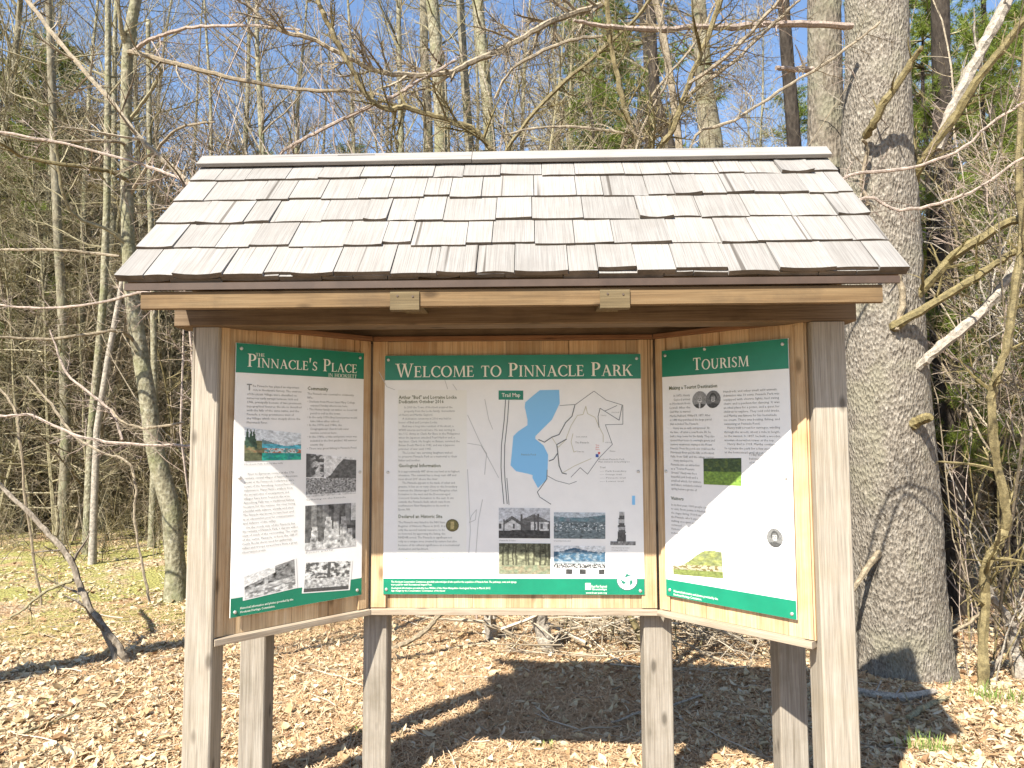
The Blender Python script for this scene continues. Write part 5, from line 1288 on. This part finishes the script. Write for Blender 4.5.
# leaning dead sapling in the left foreground
b = gp(117, 662); d = depth(b)
o = rooted('dead_sapling', 'small leaning dead sapling on the leaves left of the shelter', 'sapling', b)
limb(o, [(119, 668), (107, 632), (90, 609), (80, 585), (70, 559), (50, 535), (28, 512), (5, 490), (-15, 470)], [9, 8, 7, 6.5, 6, 5.5, 5, 4, 3], d, d + .8, M['trunk_brown'], random.Random(3), 8, .4, 1, 'trunk')
limb(o, [(126, 662), (118, 645), (108, 632)], [7, 6, 6], d - .05, d, M['trunk_brown'], random.Random(4), 0, name='root_stem')
limb(o, [(74, 580), (48, 590), (25, 608), (10, 618)], [4, 3, 2.5, 2], d + .2, d + .1, M['twig_grey'], random.Random(5), 5, .25, 0)
limb(o, [(56, 540), (58, 522), (56, 506)], [4, 3.5, 3], d + .5, d + .5, M['twig_grey'], random.Random(6), 2, .2, 0)
# stumps and low stems seen between the posts under the signs
b = gp(546, 654); d = depth(b)
o = rooted('broken_stump', 'pale splintered stump seen under the middle sign', 'stump', b)
limb(o, [(550, 659), (547, 645), (541, 625), (535, 602), (529, 580)], [9, 14, 17, 19, 19], d, d + .1, M['twig_white'], random.Random(7), 2, .3, 0, 'trunk', n=9)
b = gp(391, 652); d = depth(b)
o = rooted('bent_sapling', 'thin bent bare sapling rising behind the left rear post', 'sapling', b)
limb(o, [(386, 660), (396, 648), (412, 640), (428, 628), (441, 612), (455, 590), (470, 560)], [6, 5.5, 5, 5, 5, 4.5, 4], d, d + .4, M['twig_tan'], random.Random(9), 4, .3, 0, 'trunk')
b = gp(493, 640); d = depth(b)
o = rooted('cut_stump', 'short pale stump seen under the left part of the middle sign', 'stump', b)
limb(o, [(493, 646), (491, 628), (489, 610), (486, 585)], [14, 13, 12, 12], d, d, M['twig_white'], random.Random(10), 3, .3, 0, 'trunk', n=9)
# fallen logs in the left woods and in the shade at the right
def log(label, pts, ws, mat, lift=.02):
    q = [gp(*p) for p in pts]; ra = [w / 2 / FPX * depth(p) for w, p in zip(ws, q)]
    q = [p + Vector((0, 0, r_ * .7 + lift)) for p, r_ in zip(q, ra)]
    b = gp(*pts[0]); o = rooted('fallen_branch', label, 'fallen branch', b)
    q, ra = refine(q, ra, 4, .006); mb = MB(); mb.tube(q, ra, 8); twigs(mb, q, ra[0], random.Random(int(pts[0][0])), 4, .3, 0, .1, .8, .05, .002)
    mb.build('trunk', mat, o)
log('pale fallen branch lying in the shelter shadow below the big trunk', [(838, 690), (870, 698), (905, 701), (935, 697)], [6, 7, 8, 6], M['twig_white'])
log('short dark fallen branch at the right edge of the shelter shadow', [(908, 722), (925, 712), (948, 702)], [6, 6, 4], M['twig_grey'])
log('long fallen log lying across the woods floor at the left', [(60, 524), (100, 516), (145, 509), (185, 505)], [5, 6, 6, 6], M['trunk_grey'], .3)
log('bleached fallen branch in the bramble at the far left', [(0, 522), (25, 512), (45, 506), (62, 503)], [5, 6, 6, 5], M['twig_white'], .2)
log('thin dry stick on the leaves at the lower left', [(20, 740), (45, 728), (75, 718)], [2.5, 2.5, 2], M['twig_grey'], .03)
log('thin pale stick across the shadow under the middle sign', [(612, 728), (640, 718), (660, 714), (702, 700)], [2, 2.5, 2.5, 2], M['twig_white'], .03)

# grass tufts and green sprouts
def tuft(label, px, py, n, h, spread, mat=None, cat='grass', name='grass_tuft', wd=.004):
    b = gp(px, py); mb = MB(); r = random.Random(px)
    for _ in range(n):
        x = b.x + r.gauss(0, spread); y = b.y + r.gauss(0, spread * .7); z_ = gz(x, y); a = r.random() * 2 * PI; hh = h * r.uniform(.4, 1.2); ln = r.uniform(.2, .9) * hh; w = wd * r.uniform(.6, 1.2)
        dx, dy = math.cos(a), math.sin(a); p0 = Vector((x, y, z_ - .01)); p1 = p0 + Vector((dx * ln * .35, dy * ln * .35, hh * .65)); p2 = p0 + Vector((dx * ln, dy * ln, hh)); s = Vector((-dy, dx, 0)) * w
        mb.add([tuple(p0 - s), tuple(p0 + s), tuple(p1 + s * .7), tuple(p1 - s * .7), tuple(p2)], [[0, 1, 2, 3], [3, 2, 4]])
    o = mb.build(name, mat or M['grass']); tag(o, label, cat, kind=None); return o
tuft('bright green grass tuft on the leaves at the right edge', 1002, 700, 150, .13, .16)
tuft('yellow-green grass tuft beside the right front post, at the shadow edge', 930, 752, 90, .12, .09)
tuft('small green sprout on the needles under the middle sign', 548, 747, 16, .05, .035, wd=.012, cat='sprout', name='green_sprout')
tuft('tiny green sprout on the leaves in the left foreground', 48, 705, 14, .05, .03, wd=.010, cat='sprout', name='green_sprout')
tuft('small pale-green sprout beside the left rear post', 358, 733, 12, .05, .025, wd=.012, cat='sprout', name='green_sprout')
tuft('green weed sprig at the foot of the big trunk', 872, 668, 30, .12, .08, wd=.012, cat='sprout', name='green_sprout')

# a bare tree off to the left throws the long shadow over the left foreground
sh_ = make_bare(95, 11, .26, 12, 'stout bare tree beyond the left edge whose shadow crosses the leaves', None, M['trunk_grey'], M['twig_grey'], .6, .5)
q = gp(0, 672); q = Vector((q.x - .61 * 2.1, q.y - 2.1, 0)); sh_.location = (q.x, q.y, gz(q.x, q.y))
